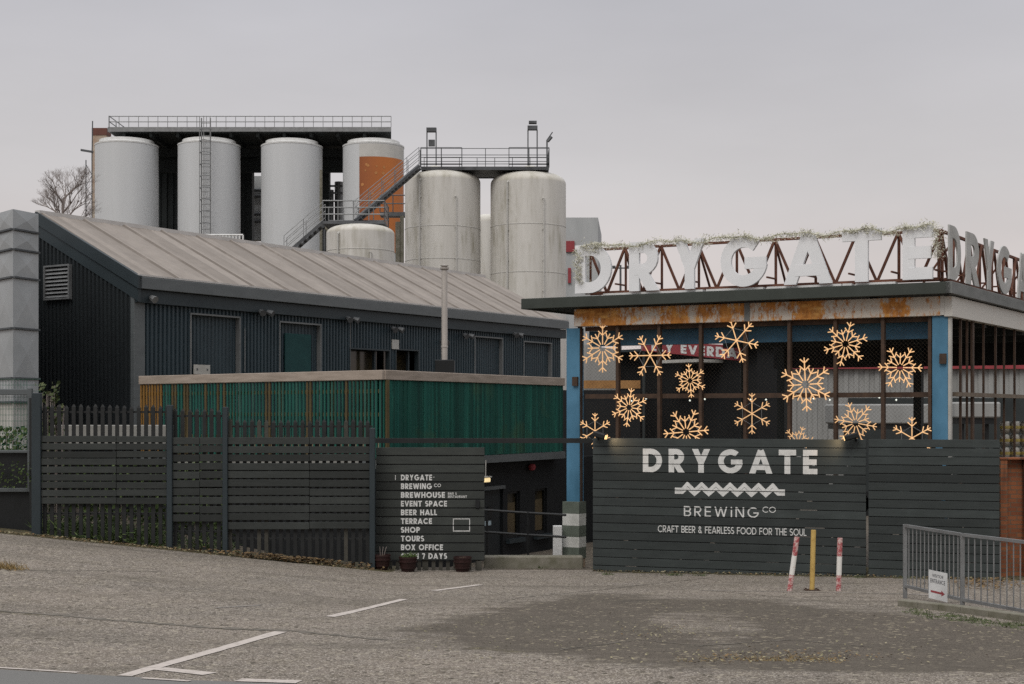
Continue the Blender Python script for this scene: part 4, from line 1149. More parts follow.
# handrail in the entrance
hr = thing('handrail', 'black two bar handrail running to the striped pillar base', 'handrail', at(527, 557, 27.8))
mb = MB(); q0, q1, q2 = at(484, 0, 28.1), at(528, 0, 27.9), at(566, 0, 27.6)
for ya, yb, yc in ((510, 513, 515), (532, 535, 537)):
    mb.tube(at(484, ya, 28.1), at(528, yb, 27.9), .024, 8); mb.tube(at(528, yb, 27.9), at(566, yc, 27.6), .024, 8)
mb.build('rails', M['black'], hr)
for px, d in ((487, 28.1), (528, 27.9)):
    mb = MB(); q = at(px, 0, d); mb.tube((q.x, d, gz(q.x, d)), at(px, 511.5, d), .024, 8); mb.build('post', M['black'], hr)
mb = MB(); q = at(557.5, 0, 28.2); mb.box(q.x - .09, q.x + .09, 28.1, 28.25, gz(q.x, 28.2) - .1, at(0, 525.5, 28.2).z); tag(mb.build('marker_post', M['white'], bevel=.01), 'short square white post beside the striped pillar base', 'post')

# ------------------------------------------------------------------ gates with the brewery lettering
GL, GR = Vector((1.498, 26.3)), Vector((8.27, 24.1))
G = Fr(GL, GR - GL, Vector((-(GR - GL).y, (GR - GL).x)))
gtop_l, gtop_r = 438.5, 440
def gate(label, px0, px1, ytop, ybot, nb, seed):
    u0, u1 = G.u(px0), G.u(px1); m = G.p((u0 + u1) / 2, 0, 0)
    t = thing('board_gate', label, 'gate', (m.x, m.y, gz(m.x, m.y)), 'board gates'); random.seed(seed)
    z1 = G.z(ytop, (u0 + u1) / 2); z0 = G.z(ybot, (u0 + u1) / 2); p = (z1 - z0) / nb; bl = []; mb = MB()
    for i in range(nb):
        a = z1 - (i + 1) * p + p * .085 + random.uniform(-.002, .002); b = z1 - i * p; bl.append((a, b)); dv = random.uniform(0, .006)
        mb.fbox(G, u0, u1, -.012 - dv * .0, .02, a, b)
    mb.build('board_panel', M['boardg'], t, bevel=.003)
    mb = MB()
    for i in range(nb):
        u = u0
        while u < u1 - .02:
            ln = min(u1 - u, random.uniform(.3, 1.6)); zz_ = z1 - (i + 1) * p
            mb.fbox(G, u, u + ln, .0202, .021, zz_ - .02, zz_ + p * .11 + .02)
            u += ln + (random.uniform(.02, .10) if random.random() < .75 else random.uniform(.1, .35))
    mb.build('gap_blackout_strips', M['black'], t)  # added black strips darken the board gaps; random breaks let light through
    mb = MB(); n = 5 if px1 - px0 > 200 else 3
    for i in range(n):
        u = u0 + .06 + (u1 - u0 - .12) * i / (n - 1); mb.fbox(G, u - .04, u + .04, .0215, .10, z0 - .03, z1 - .02)
    mb.build('gate_frame', M['rustbar'], t)
    return t, bl
g1, bl1 = gate('wide charcoal board gate with large white brewery lettering and wave logo', 593, 866, 438.8, 578.7, 16, 1)
g2, bl2 = gate('plain narrow charcoal board gate between the lettered gate and brick wall', 868.5, 999.5, 439.5, 579.5, 16, 2)
PG = lambda x, z, l: G.p(x, -.012 - l, z)
def gtext(mb, tx, w_, tr, px0, px1, yb, yt):
    u0, u1 = G.u(px0), G.u(px1); um = (u0 + u1) / 2; z0, z1 = G.z(yb, um), G.z(yt, um)
    painted(mb, text_polys(tx, w_, tr, u0, u1, z0, z1 - z0), bl1, PG)
mb = MB()
gtext(mb, 'DRYGATE', .23, .27, 643, 817.5, 473.3, 449.2); mb.build('lettering', M['paintw'], g1, recalc=False); mb = MB()
gtext(mb, 'BREWiNG', .12, .30, 684, 759, 516.9, 506.7); mb.build('lettering', M['paintw'], g1, recalc=False); mb = MB()
gtext(mb, 'CO', .12, .10, 762.5, 776, 512.6, 506.7); mb.build('lettering', M['paintw'], g1, recalc=False); mb = MB()
gtext(mb, 'CRAFT BEER & FEARLESS FOOD FOR THE SOUL', .13, .10, 658, 806.5, 533.9, 527.0)
mb.build('lettering', M['paintw'], g1, recalc=False)
mb = MB(); xs0, xs1, n = 675, 785, 6
top = []; pts2 = []
uA, uB = G.u(675), G.u(785); um = (uA + uB) / 2; zz = lambda y: G.z(y, um)
def zig(yhi, ylo, y0, x0=684, x1=776.5):
    p = [(G.u(675), zz(y0)), (G.u(x0 - 1.5), zz(y0))]; st = (x1 - x0) / 13
    for i in range(13):
        p.append((G.u(x0 + st * (i + .5)), zz(yhi if i % 2 == 0 else ylo)))
    p += [(G.u(x1 + 1.5), zz(y0)), (G.u(785), zz(y0))]; return p
pp = zig(484.4, 491.2, 490.2)
r_ = stroke_quads(pp, .062); painted(mb, [(0, [a, b, d, c]) for (a, b), (c, d) in zip(r_, r_[1:])], bl1, PG)
pp = zig(489.0, 495.2, 493.4)
r_ = stroke_quads(pp, .045); painted(mb, [(1, [a, b, d, c]) for (a, b), (c, d) in zip(r_, r_[1:])], bl1, PG)
mb.build('wave_logo', M['paintw'], g1, recalc=False)
# gate floodlights
for px, lab, s_ in ((604, 'black floodlight clamped on the lettered gate near the blue pillar', 1), (850, 'black floodlight on the gate top where both gates meet', -1)):
    u = G.u(px); z = bl1[0][1]; t = thing('floodlight', lab, 'floodlight', G.p(u, -.1, z), 'floodlights on the gate')
    mb = MB(); a = G.p(u - .16 * s_, -.14, z + .09); b = G.p(u + .08 * s_, -.18, z + .02)
    mb.beam(a, b, .13, .10); mb.build('housing', M['black'], t, bevel=.02)
    mb = MB(); dd = (b - a).normalized(); c = b + dd * .003; mb.beam(c, c + dd * .008, .10, .075); mb.build('lens', M['glow'], t)
    mb = MB(); mb.tube(G.p(u - .1 * s_, .06, z - .06), G.p(u - .1 * s_, -.15, z + .06), .02, 6); mb.build('bracket', M['black'], t)
    ld = bpy.data.lights.new('floodlight_lamp', 'SPOT'); lo = bpy.data.objects.new('floodlight_lamp', ld); COL.objects.link(lo)
    ld.energy = 8; ld.color = (1, .66, .36); ld.spot_size = R(120); ld.spot_blend = 1; ld.shadow_soft_size = .05
    lp = c + dd * .04; lo.parent = t; lo.location = lp - WORLD[t.as_pointer()]
    lo.rotation_euler = (G.p(u + .35 * s_, 0, z - .12) - lp).to_track_quat('-Z', 'Y').to_euler()

# ------------------------------------------------------------------ canopy building
FC = at(951, 0, 24.7); FL = at(521, 0, 28.5)
K = Fr((FC.x, FC.y), (FL - FC).xy, (.542, .84))
KL = (FL - FC).xy.length; KV = 13.0
ZF1, ZF0 = E + 2.27, E + 2.06
can = thing('canopy_building', 'open flat roofed steel canopy on blue pillars behind the gates', 'canopy', (FC.x, FC.y, gz(FC.x, FC.y)))
mb = MB(); mb.fbox(K, .002, KL, 0, .12, ZF0, ZF1); mb.fbox(K, KL - .12, KL, .122, KV, ZF0, ZF1); mb.fbox(K, .1, KL - .122, .122, KV, ZF1 - .1, ZF1 - .03); mb.build('roof_edge', M['canopy'], can, bevel=.008)
mb = MB(); mb.fbox(K, -.02, .1, .0, KV, ZF0, ZF1 + .002); mb.build('side_trim', M['canopys'], can, bevel=.008)
mb = MB(); mb.fbox(K, .12, KL - .13, .13, KV, ZF0 + .02, ZF0 + .05); mb.build('soffit', M['black'], can)
PV = .35
PILW = .27
ur0, ur1 = .15, .15 + PILW; ul0 = K.u(579.5, PV); ul1 = K.u(566.5, PV)
BT, BB = E + 2.045, E + 1.70
mb = MB(); ub0, ub1 = K.u(940, PV - .05), K.u(574, PV - .05)
mb.fbox(K, ub0, ub1, PV - .05, PV + .12, BB, BT); mb.build('rusty_lintel', M['rust'], can, bevel=.006)
mb = MB(); mb.fbox(K, .06, .2, PV - .05, KV, BB - .02, BT - .005); mb.build('side_lintel', M['whitelintel'], can, bevel=.006)
mb = MB(); mb.fbox(K, .2005, ub0 - .002, PV - .048, PV + .05, BB + .01, BT); mb.build('corner_plate', M['whitelintel'], can)
mb = MB(); 
u_ = K.u(657 + 0, PV); 
for px in (747,): uu = K.u(px, PV - .06); mb.fbox(K, uu - .05, uu + .05, PV - .07, PV - .0505, BB, BT)
mb.build('joint_plate', M['canopys'], can)
for (u0, u1, ztop, zbot, nm) in ((ur0, ur1, BB + .0, gz(8, 25) - .2, 'pillar'), (ul0, ul1, BB - .03, E + (HZ - 503) / F * 28.1, 'pillar')):
    mb = MB(); tf = .03                           # an H section: two flanges and a web
    mb.fbox(K, u0, u1, PV, PV + tf, zbot, ztop); mb.fbox(K, u0, u1, PV + .14, PV + .14 + tf, zbot, ztop); mb.fbox(K, (u0 + u1) / 2 - .02, (u0 + u1) / 2 + .02, PV + tf, PV + .14, zbot, ztop)
    po = mb.build(nm, M['blue'], can, bevel=.004)
    mb = MB(); zb_ = E + .62 if u0 > 2 else E + .95
    mb.fbox(K, u0 + .02, u0 + .13, PV - .06, PV - .002, zb_ - .1, zb_ + .08); mb.build('bracket_box', M['rustbar'], po)
mb = MB(); mb.fbox(K, .10, ur0 - .004, PV, PV + .1, gz(8, 25), BB - .03); mb.build('pillar_flange', M['concretew'], can)
# striped base of the left pillar
zb0 = gz(1.2, 28) - .25; ys_ = [503, 515, 527, 538.5, 549, 560.5]
zs_ = [E + (HZ - y) / F * 27.9 for y in ys_]; b0_, b1_ = K.u(579, PV - .12), K.u(562.5, PV - .12)
mb = MB()
for i in range(5): mb.fbox(K, b0_, b1_, PV - .12, PV + .16, zs_[i + 1], zs_[i], i % 2)
mb.build('striped_base', [M['striped_g'], M['striped_w']], can)
mb = MB(); mb.fbox(K, b0_ + .01, b1_ - .2, PV - .1, PV + .15, zb0 - .6, zs_[5]); mb.build('plinth', M['tan'], can)
# glazing bars, mid rail, blue beam, mesh
MID = E + .31; GB_ = gz(5, 26) - .1
for px in (581, 619, 660.5, 702, 746.5, 790.5, 836.5, 884, 931):
    u = K.u(px, PV + .1); mb = MB(); mb.fbox(K, u - .03, u + .03, PV + .02, PV + .11, GB_, BB - .003); mb.build('mullion', M['rustbar'], can)
mb = MB(); mb.fbox(K, ur1 + .06, ul0 - .06, PV + .115, PV + .16, MID - .045, MID + .045); mb.fbox(K, ur1 + .06, ul0 - .06, PV + .115, PV + .16, BB - .09, BB - .004); mb.build('rail', M['rustbar'], can)
mb = MB(); mb.fbox(K, ur1 + .02, ul0 - .02, PV + .35, PV + .5, E + 1.32, E + 1.62); mb.build('blue_beam', M['bluedark'], can)
mb = MB(); nd = .075; u0, u1, z0, z1 = ur1 + .05, ul0 - .05, E - .7, BB - .1
def wire(a, b): mb.tube(a, b, .0012, 3, caps=False)
t = u0 - (z1 - z0)
while t < u1:
    for s_ in (1, -1):
        ua, ub = t, t + (z1 - z0); za, zb = (z0, z1) if s_ > 0 else (z1, z0)
        if ua < u0: za += s_ * (u0 - ua); ua = u0
        if ub > u1: zb -= s_ * (ub - u1); ub = u1
        if ub > ua: wire(K.p(ua, PV + .17, za), K.p(ub, PV + .17, zb))
    t += nd
mb.build('wire_mesh', M['wire'], can, recalc=False)
# side bars
for px, wd in ((961, .045), (967.5, .02), (973, .12), (984, .02), (996, .04), (1015, .04), (1004.5, .02), (1032, .04), (1050, .04)):
    v = K.vv(px, .12); mb = MB(); mb.fbox(K, .11, .15, v - wd / 2, v + wd / 2, GB_, BB - .022); mb.build('mullion', M['rustbar'], can)
mb = MB(); mb.fbox(K, .06, .17, PV + .31, KV, MID - .03, MID + .045); mb.build('rail', M['siderail'], can)
# roof steel inside
mb = MB()
for v in (3, 6, 9): mb.fbox(K, .2, KL - .3, v, v + .14, E + 1.62, E + 1.98)
for u in (1.5, 3, 4.5, 6, 7.3): mb.fbox(K, u, u + .1, .6, KV - .2, E + 1.985, ZF0 + .018)
mb.build('roof_beams', M['darksteel'], can)
mb = MB(); mb.fbox(K, .1, KL - .1, KV - .2, KV - .06, E + 1.2, ZF0 + .02); mb.build('rear_valance', M['black'], can)
for u in (.3, 4.2, KL - .5):
    mb = MB(); mb.fbox(K, u, u + .2, KV - .45, KV - .22, -2, E + 1.9); mb.build('rear_post', M['darksteel'], can)
# low strip light, string bulbs
mb = MB()
for k in range(22):
    t_ = k / 21; u = ur1 + .2 + (ul0 - ur1 - .4) * t_; p = K.p(u, PV + .6, E + .34 - .12 * math.sin(t_ * math.pi * 5) ** 2); mb.lathe(p, [(0, -.022), (.02, 0), (0, .022)], 6)
tag(mb.build('string_lights', M['bulbwhite']), 'string of tiny white bulbs hung inside the canopy', 'string lights')

# roof sign letters
def sign(name, label, P, spans, x0, x1, ch, loc, th=.06, dd=.5, lm='letterw'):
    t = thing(name, label, 'roof sign', loc, 'roof signs')
    Z0, H = E + 2.335, .95
    for c, (a, b) in zip(ch, spans):
        mb = MB(); solid_letter(mb, c, .225, P, a, b, Z0, H, 0, th); mb.build('letter', M[lm], t)
    mb = MB(); zt, zb = E + 3.24, E + 2.36; n = 9
    for z, d in ((zt, dd), (zb, dd), (zb, dd * .6)): mb.beam(P(x0, d, z), P(x1, d, z), .05, .05)
    for i in range(n + 1):
        x = x0 + (x1 - x0) * i / n
        if i % 1 == 0: mb.beam(P(x, dd, zb), P(x, dd, zt), .045, .045)
        if i % 2: mb.beam(P(x, dd + .6, zb - .06), P(x, dd, zt - .1), .035, .035)
        if i < n:
            xm = x0 + (x1 - x0) * (i + .5) / n; xe = x0 + (x1 - x0) * (i + 1) / n
            mb.beam(P(x, dd - .04, zt), P(xm, dd - .04, zb), .045, .045); mb.beam(P(xm, dd - .04, zb), P(xe, dd - .04, zt), .045, .045)
        mb.beam(P(x, .07, E + 2.5), P(x, dd - .02, E + 2.5), .03, .03)
    mb.build('truss', M['rusttruss'], t)
    return t
lu = lambda px: -K.u(px, .1)
PF = lambda x, d, z: K.p(-x, .1 + d, z)
fs_l = [(575, 611), (629, 657.5), (672, 707), (720.5, 767), (785, 830.5), (842, 881), (902.5, 932.5)]
sf = sign('roof_sign', 'row of white sign letters facing the street on a rusty truss', PF, [(lu(a), lu(b)) for a, b in fs_l], lu(578), lu(934), 'DRYGATE', K.p(4, .3, ZF1))
lv_ = lambda px: K.vv(px, .08)
PSd = lambda x, d, z: K.p(.08 + d, x, z)
st_ = lv_(949.5); ss = [st_ + i * 1.0 for i in range(7)]
sp_ = [(lv_(949.5), lv_(961)), (lv_(967), lv_(979)), (lv_(984), lv_(995)), (lv_(998), lv_(1012))]
l0 = lv_(1018)
for k in range(3): sp_.append((l0 + k * 1.25, l0 + k * 1.25 + .8))
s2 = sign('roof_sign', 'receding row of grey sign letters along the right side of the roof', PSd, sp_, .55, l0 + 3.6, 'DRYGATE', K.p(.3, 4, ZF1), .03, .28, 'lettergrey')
mb = MB(); 
for i in range(24):
    a = lu(600) + (lu(893) - lu(600)) * i / 24; b = a + (lu(893) - lu(600)) / 24 * random.choice((1, 1, .9, .7))
    mb.beam(PF(a, .2, ZF1 + .03), PF(b, .2, ZF1 + .03), .2, .05)
mb.build('white_flashing', M['white'], can)
# frosted garland
mb = MB(); random.seed(21); path = []
for k in range(420):
    t_ = k / 419; px = 583 + (934 - 583) * t_; x = lu(px)
    sag = .05 * math.sin(t_ * 34) + .03 * math.sin(t_ * 71) ; path.append((x, E + 3.25 + sag * .7))
def clump(x, z, k, s_=.022):
    for _ in range(k):
        p = PF(x + random.gauss(0, s_), random.uniform(-.06, .45) if random.random() < .3 else random.uniform(-.09, .04), z + random.gauss(0, s_))
        d = Vector((random.uniform(-1, 1), random.uniform(-1, .6), random.uniform(-1.1, .8))).normalized() * random.uniform(.035, .07); s2_ = d.orthogonal().normalized() * .008
        mb.poly([p - s2_, p + s2_, p + d])
for x, z in path: clump(x, z + random.uniform(-.04, .03), random.choice((4, 6, 9, 12)))
for k in range(60): clump(lu(581) - .05 + random.uniform(-.07, .07), E + 3.2 - k * .011, 9)
for k in range(30): clump(lu(584) + k * .012, E + 3.2 + random.uniform(-.05, .05), 8, .05)
for k in range(50): clump(lu(933) + .06, E + 3.25 - k * .011, 7)
for px in (676, 704, 560 + 175, 590 + 155, 868, 905, 925):
    for k in range(5): clump(lu(px), E + 3.30, 8, .05)
mb.path([PF(x, .0, z) for x, z in path[::6]], .012, 4)
tag(mb.build('garland', M['frost'], recalc=False), 'frosted pine garland strung along the top of the front sign letters', 'garland')

# ------------------------------------------------------------------ snowflake lights
def flake_mesh(dense):
    a = MB(); b = MB(); U = lambda r, t: Vector((r * math.cos(R(t)), 0, r * math.sin(R(t))))
    tr = .0235
    def arm(t, r0, r1, brs):
        a.tube(U(r0, t), U(r1, t), tr, 5)
        for rb, ln in brs:
            for s_ in (-1, 1):
                p = U(rb, t); q = p + U(ln, t + s_ * 48); a.tube(p, q, tr, 5)
    for k in range(6):
        if dense:
            arm(k * 60 + 90, .14, 1.0, [(.80, .22), (.52, .26)]); arm(k * 60 + 120, .16, .66, [(.44, .24)])
        else:
            arm(k * 60 + 90, .0, 1.0, [(.82, .20), (.56, .28)])
        for k2 in (0,): b.tube(U(.56, k * 60 + 90), U(.56, k * 60 + 150), .014, 4)
    ob = []
    for m_, nm, mt in ((a, 'rope_light', M['flake']), (b, 'wire_frame', M['galv'])):
        o = m_.build(nm, mt); ob.append(o.data); bpy.data.objects.remove(o)
    return ob
FM = {True: flake_mesh(True), False: flake_mesh(False)}
az = math.atan2(-K.U.y, -K.U.x)
flakes = [(602.6, 348, 24.5, 0, 1, 'large dense rope light snowflake nearest the blue left pillar, upper row'), (650, 355.5, 22.5, 30, 0, 'open six armed snowflake with flat side arms beside the red banner'),
          (736.5, 340.5, 23, 17, 0, 'tilted open snowflake overlapping the end of the red banner'), (690, 380.7, 17, 5, 1, 'smallest full dense snowflake just above the middle rail'),
          (629, 407.5, 19.5, -8, 1, 'dense snowflake just below the middle rail, left part of the canopy'), (595, 431, 18, 0, 0, 'half hidden open snowflake behind the left gate floodlight'),
          (686, 432, 24, -25, 1, 'half hidden wide dense snowflake above the first lettering on the gate'), (752, 413.6, 20.5, 0, 0, 'upright open snowflake centred below the middle rail'),
          (805.5, 384.5, 27, 3, 1, 'largest snowflake, dense, crossing the middle rail'), (845.5, 344, 22.5, -14, 1, 'topmost dense snowflake in the right half, under the blue beam'),
          (900, 367.5, 22, 28, 1, 'dense snowflake closest to the right blue pillar, upper row'), (855.5, 423, 21.5, 20, 1, 'dense snowflake just above the gap between the gates'),
          (798, 443, 17, -18, 1, 'mostly hidden snowflake peeping over the gate, only its tips showing'), (912, 438, 21, 0, 0, 'half hidden open snowflake closest to the right pillar, at gate level')]
for px, py, rp, rot, dn, lab in flakes:
    u = K.u(px, PV + .24); p = K.p(u, PV - .0, 0); vq = PV - .035
    u = K.u(px, vq); p = K.p(u, vq, 0); p.z = E + (HZ - py) / F * p.y
    t = thing('snowflake_light', lab, 'snowflake light', p, 'snowflake lights on the canopy front')
    t.rotation_euler = (0, -R(rot), az); sc_ = rp / F * p.y; t.scale = (sc_, sc_, sc_)
    for me, nm in zip(FM[bool(dn)], ('rope_light', 'wire_frame')):
        o = bpy.data.objects.new(nm, me); COL.objects.link(o); o.parent = t

# ------------------------------------------------------------------ things in the yard behind the canopy
ws = thing('warehouse', 'long pale sheet clad warehouse with a red eaves stripe behind the canopy', 'warehouse', at(880, 430, 62))
WF = line(at(756, 0, 62), at(1100, 0, 62)); WLn = 32
mb = MB(); corr(mb, WF, 0, WLn, 0, -2, E + (HZ - 369) / F * 62, pitch=.45, dep=.06); mb.fbox(WF, 0, WLn, .05, 12, -2, E + (HZ - 369.5) / F * 62); mb.build('wall', M['yardw'], ws, recalc=False)
mb = MB(); mb.fbox(WF, 0, WLn, -.3, .3, E + (HZ - 369) / F * 62, E + (HZ - 364.5) / F * 62); mb.build('eaves_stripe', M['red'], ws)
mb = MB(); mb.fbox(WF, 4, WLn, -.2, -.07, -2, E + (HZ - 398) / F * 62); mb.build('dark_base', M['darksteel'], ws)
mb = MB(); u0 = WF.u(760); mb.fbox(WF, u0, u0 + .45, -.12, -.07, E + (HZ - 402) / F * 62, E + (HZ - 372) / F * 62); mb.build('door', M['black'], ws)
yd = thing('dark_store', 'dark timber store building inside the yard carrying the red banner', 'shed', at(690, 430, 44))
mb = MB(); a, b = at(617, 0, 46.5), at(757, 0, 42); Y = line(a, b); YL = (b - a).xy.length
mb.fbox(Y, 0, YL, 0, 1.2, -2, E + (HZ - 350) / F * 44); mb.build('wall', M['lowwall'], yd)
mb = MB(); mb.fbox(Y, -.2, YL + .2, -.5, 1.4, E + (HZ - 350) / F * 44, E + (HZ - 347.5) / F * 44); mb.build('roof', M['fasciad'], yd)
mb = MB(); mb.fbox(Y, YL * .5, YL * .78, -1.2, -.02, E + (HZ - 364) / F * 44, E + (HZ - 361) / F * 44); mb.build('awning', M['concretew'], yd)
ba, bb = at(641, 0, 40.2), at(741, 0, 36.5); BN = line(ba, bb); BL = (bb - ba).xy.length
ban = thing('banner', 'red banner with white capitals hung high inside the canopy', 'banner', at(690, 350, 38))
zA0, zA1 = E + (HZ - 350.5) / F * 40.2, E + (HZ - 341) / F * 40.2; zB0, zB1 = E + (HZ - 361) / F * 36.5, E + (HZ - 345.5) / F * 36.5
mb = MB()
bz = lambda u, t_: (zA0 + (zB0 - zA0) * u / BL) * (1 - t_) + (zA1 + (zB1 - zA1) * u / BL) * t_
mb.box8([BN.p(0, 0, bz(0, 0)), BN.p(BL, 0, bz(BL, 0)), BN.p(BL, .03, bz(BL, 0)), BN.p(0, .03, bz(0, 0)), BN.p(0, 0, bz(0, 1)), BN.p(BL, 0, bz(BL, 1)), BN.p(BL, .03, bz(BL, 1)), BN.p(0, .03, bz(0, 1))])
mb.build('cloth', M['red'], ban)
mb = MB()
for si, q in text_polys('LLY EVERDA', .24, .16, .5, BL - .15, .12, .72): mb.poly([BN.p(x, -.004 - .001 * si, bz(x, y)) for x, y in q])
mb.build('lettering', M['white'], ban, recalc=False)
mb = MB()
for u in (.05, BL - .05): mb.tube(BN.p(u, .06, -1.6), BN.p(u, .06, bz(u, 1) + .05), .04, 6)
mb.build('pole', M['darksteel'], ban)
wsh = thing('white_cabin', 'small pale cabin with a timber beam seen behind the left snowflakes', 'cabin', at(600, 430, 42))
mb = MB(); a, b = at(574, 0, 43), at(619, 0, 43)
mb.box8([(a.x, 43, -2), (b.x, 43, -2), (b.x, 46, -2), (a.x, 46, -2), (a.x, 43, at(0, 343, 43).z), (b.x, 43, at(0, 350, 43).z), (b.x, 46, at(0, 350, 43).z), (a.x, 46, at(0, 343, 43).z)]); mb.build('wall', M['yardw'], wsh)
mb = MB(); a, b = at(572, 388.5, 42.6), at(640, 380.5, 42.6); mb.box(a.x, b.x, 42.5, 42.65, a.z, b.z); mb.build('timber_beam', M['timberorange'], wsh)
mb = MB(); a, b = at(556, 430, 42.6), at(640, 389.5, 42.6); mb.box(a.x, b.x, 42.52, 42.9, -1.7, b.z - .02); mb.build('dark_front', M['lowwall'], wsh)
for lab, x0, x1, y0, y1, d in (('white box trailer parked in the yard beyond the right mullions', 838, 935, 404, 424, 52), ('low white trailer parked by the kegs at the right edge', 955, 1001, 402, 418, 47)):
    a, b = at(x0, y1, d), at(x1, y0, d); t = thing('trailer', lab, 'trailer', (a.x, d, gz(a.x, d)), 'white trailers in the yard')
    mb = MB(); mb.box(a.x, b.x, d, d + 2.2, a.z, b.z); mb.build('body', M['yardw'], t, bevel=.05)
    mb = MB(); mb.box(a.x + .1, b.x - .1, d + .1, d + 2.1, a.z - .2, a.z - .002); mb.build('chassis', M['black'], t)
    for k in (.2, .3, .8):
        mb = MB(); x = a.x + (b.x - a.x) * k; rr = min(.45, (a.z - gz(a.x, d)) * .4 + .1); mb.tube((x, d + .05, gz(a.x, d) + rr), (x, d + .3, gz(a.x, d) + rr), rr, 16); mb.build('wheel', M['black'], t)
    mb = MB(); mb.box(a.x + .3, a.x + .4, d + .3, d + .4, gz(a.x, d), a.z - .1); mb.box(b.x - .4, b.x - .3, d + .3, d + .4, gz(a.x, d), a.z - .1); mb.build('leg', M['black'], t)
# brick wall with kegs behind
bx0, bx1 = at(1000.5, 0, 24.6).x, at(1000.5, 0, 24.6).x + 4
bw = thing('brick_wall', 'red brick wall with dark water stains at the right edge', 'wall', (bx0, 24.6, gz(bx0, 24.6)))
zt = at(0, 459.5, 24.6).z
mb = MB(); mb.box(bx0, bx0 + .12, 24.6, 24.9, -1, zt - .0); mb.box(bx0 + .12, bx0 + .42, 24.75, 24.95, -1, zt); mb.box(bx0 + .42, bx1, 24.62, 24.9, -1, zt); mb.build('brickwork', M['brick'], bw)
mb = MB(); mb.box(bx0 - .01, bx1, 24.58, 24.97, zt + .002, zt + .03); mb.build('coping', M['brick'], bw)
kd = 33.0; kr = .115; kh = .30
kx0 = at(1005, 0, kd).x; kz0 = gz(kx0, kd)
kt = None; cnt = 0
names_h = ['bottom', 'second', 'third', 'fourth', 'fifth', 'sixth', 'seventh', 'eighth']
nr = int(round((at(0, 425, kd).z - kz0) / kh))
for cx in range(5):
    for r_ in range(nr):
        x = kx0 + cx * .235; z = kz0 + r_ * kh
        lab = 'slim steel keg with a yellow band in the tall stack above the brick wall'
        if kt is None:
            kt = (x, kd, z); mk = MB(); mk.lathe(kt, [(0, .01), (.085, .0), (.1, .02), (kr * .96, .05), (kr, .09), (kr, .22), (kr * .95, .26), (.09, .285), (.085, .285), (.08, .26), (0, .262)], 14)
            mk2 = MB(); mk2.lathe(kt, [(kr + .002, .11), (kr + .004, .115), (kr + .004, .175), (kr + .002, .18)], 14)
            t = thing('keg', lab, 'keg', kt, 'kegs stacked behind the brick wall')
            k1 = mk.build('body', M['keg'], t, smooth=True); k2 = mk2.build('band', M['kegband'], t, smooth=True)
        else:
            t = thing('keg', lab, 'keg', (x, kd, z), 'kegs stacked behind the brick wall')
            for s_ in (k1, k2):
                o = s_.copy(); COL.objects.link(o); o.parent = t

# ------------------------------------------------------------------ left yard: mesh gate, low white walls, hedge
mg = thing('mesh_gate', 'green wire mesh gate on grey tubes at the left edge', 'gate', at(10, 525, 27))
MD = 27.0; mx = lambda px: (px - 512) / F * MD; mz = lambda py: E + (HZ - py) / F * MD
mb = MB()
mb.box(mx(-70), mx(31), MD - .04, MD + .04, mz(395), mz(389)); mb.box(mx(28), mx(32.5), MD - .042, MD + .042, mz(492), mz(388)); mb.box(mx(-70), mx(28), MD - .03, MD + .03, mz(453), mz(450)); mb.box(mx(-70), mx(28), MD - .03, MD + .03, mz(492), mz(488))
mb.build('gate_frame', M['fascia'], mg, bevel=.008)
mb = MB(); px = -70
while px < 28: mb.tube((mx(px), MD + .05, mz(450)), (mx(px), MD + .05, mz(379)), .004, 4); px += 3
for y in range(379, 450, 6): mb.tube((mx(-70), MD + .056, mz(y)), (mx(40), MD + .056, mz(y)), .005, 4)
mb.build('wire_mesh', M['greenwire'], mg)
mb = MB(); mb.box(mx(-70), mx(28), MD + .06, MD + .09, mz(545), mz(452)); mb.build('lower_panel', M['black'], mg)
mb = MB(); mb.box(mx(31), mx(34.5), MD - .1, MD + .1, gz(mx(33), MD) - .1, mz(398)); mb.build('gate_post', M['pale'], mg)
mb = MB(); a, b = at(53, 0, 33), at(172, 0, 33); mb.box(a.x, b.x, 33, 33.2, at(0, 446, 33).z, at(0, 425, 33).z)
wbt = thing('white_barrier', 'low white panel barrier seen over the first fence boards', 'barrier', (a.x, 33, gz(a.x, 33)))
mb.build('panel', M['barrier'], wbt, bevel=.02)
for x in (a.x + .3, (a.x + b.x) / 2, b.x - .5): mb = MB(); mb.box(x, x + .12, 33.01, 33.19, -2, at(0, 446, 33).z - .001); mb.build('post', M['black'], wbt)
mb = MB(); a, b = at(174, 0, 31), at(362, 0, 31); mb.box(a.x, b.x, 31, 31.1, at(0, 463, 31).z, at(0, 456, 31).z)
wrt = thing('white_rail', 'low white rail glimpsed through the board gaps of the fence', 'rail', (a.x, 31, gz(a.x, 31)))
mb.build('rail', M['barrier'], wrt)
for k in (.02, .5, .98): x = a.x + (b.x - a.x) * k; mb = MB(); mb.box(x - .04, x + .04, 31.101, 31.16, gz(x, 31) - .1, at(0, 457, 31).z); mb.build('post', M['black'], wrt)
mb = MB(); a = at(-40, 0, 29.5); b = at(29, 0, 29.5); mb.box(a.x, b.x, 29.5, 30.1, -1, at(0, 432, 29.5).z - .35)
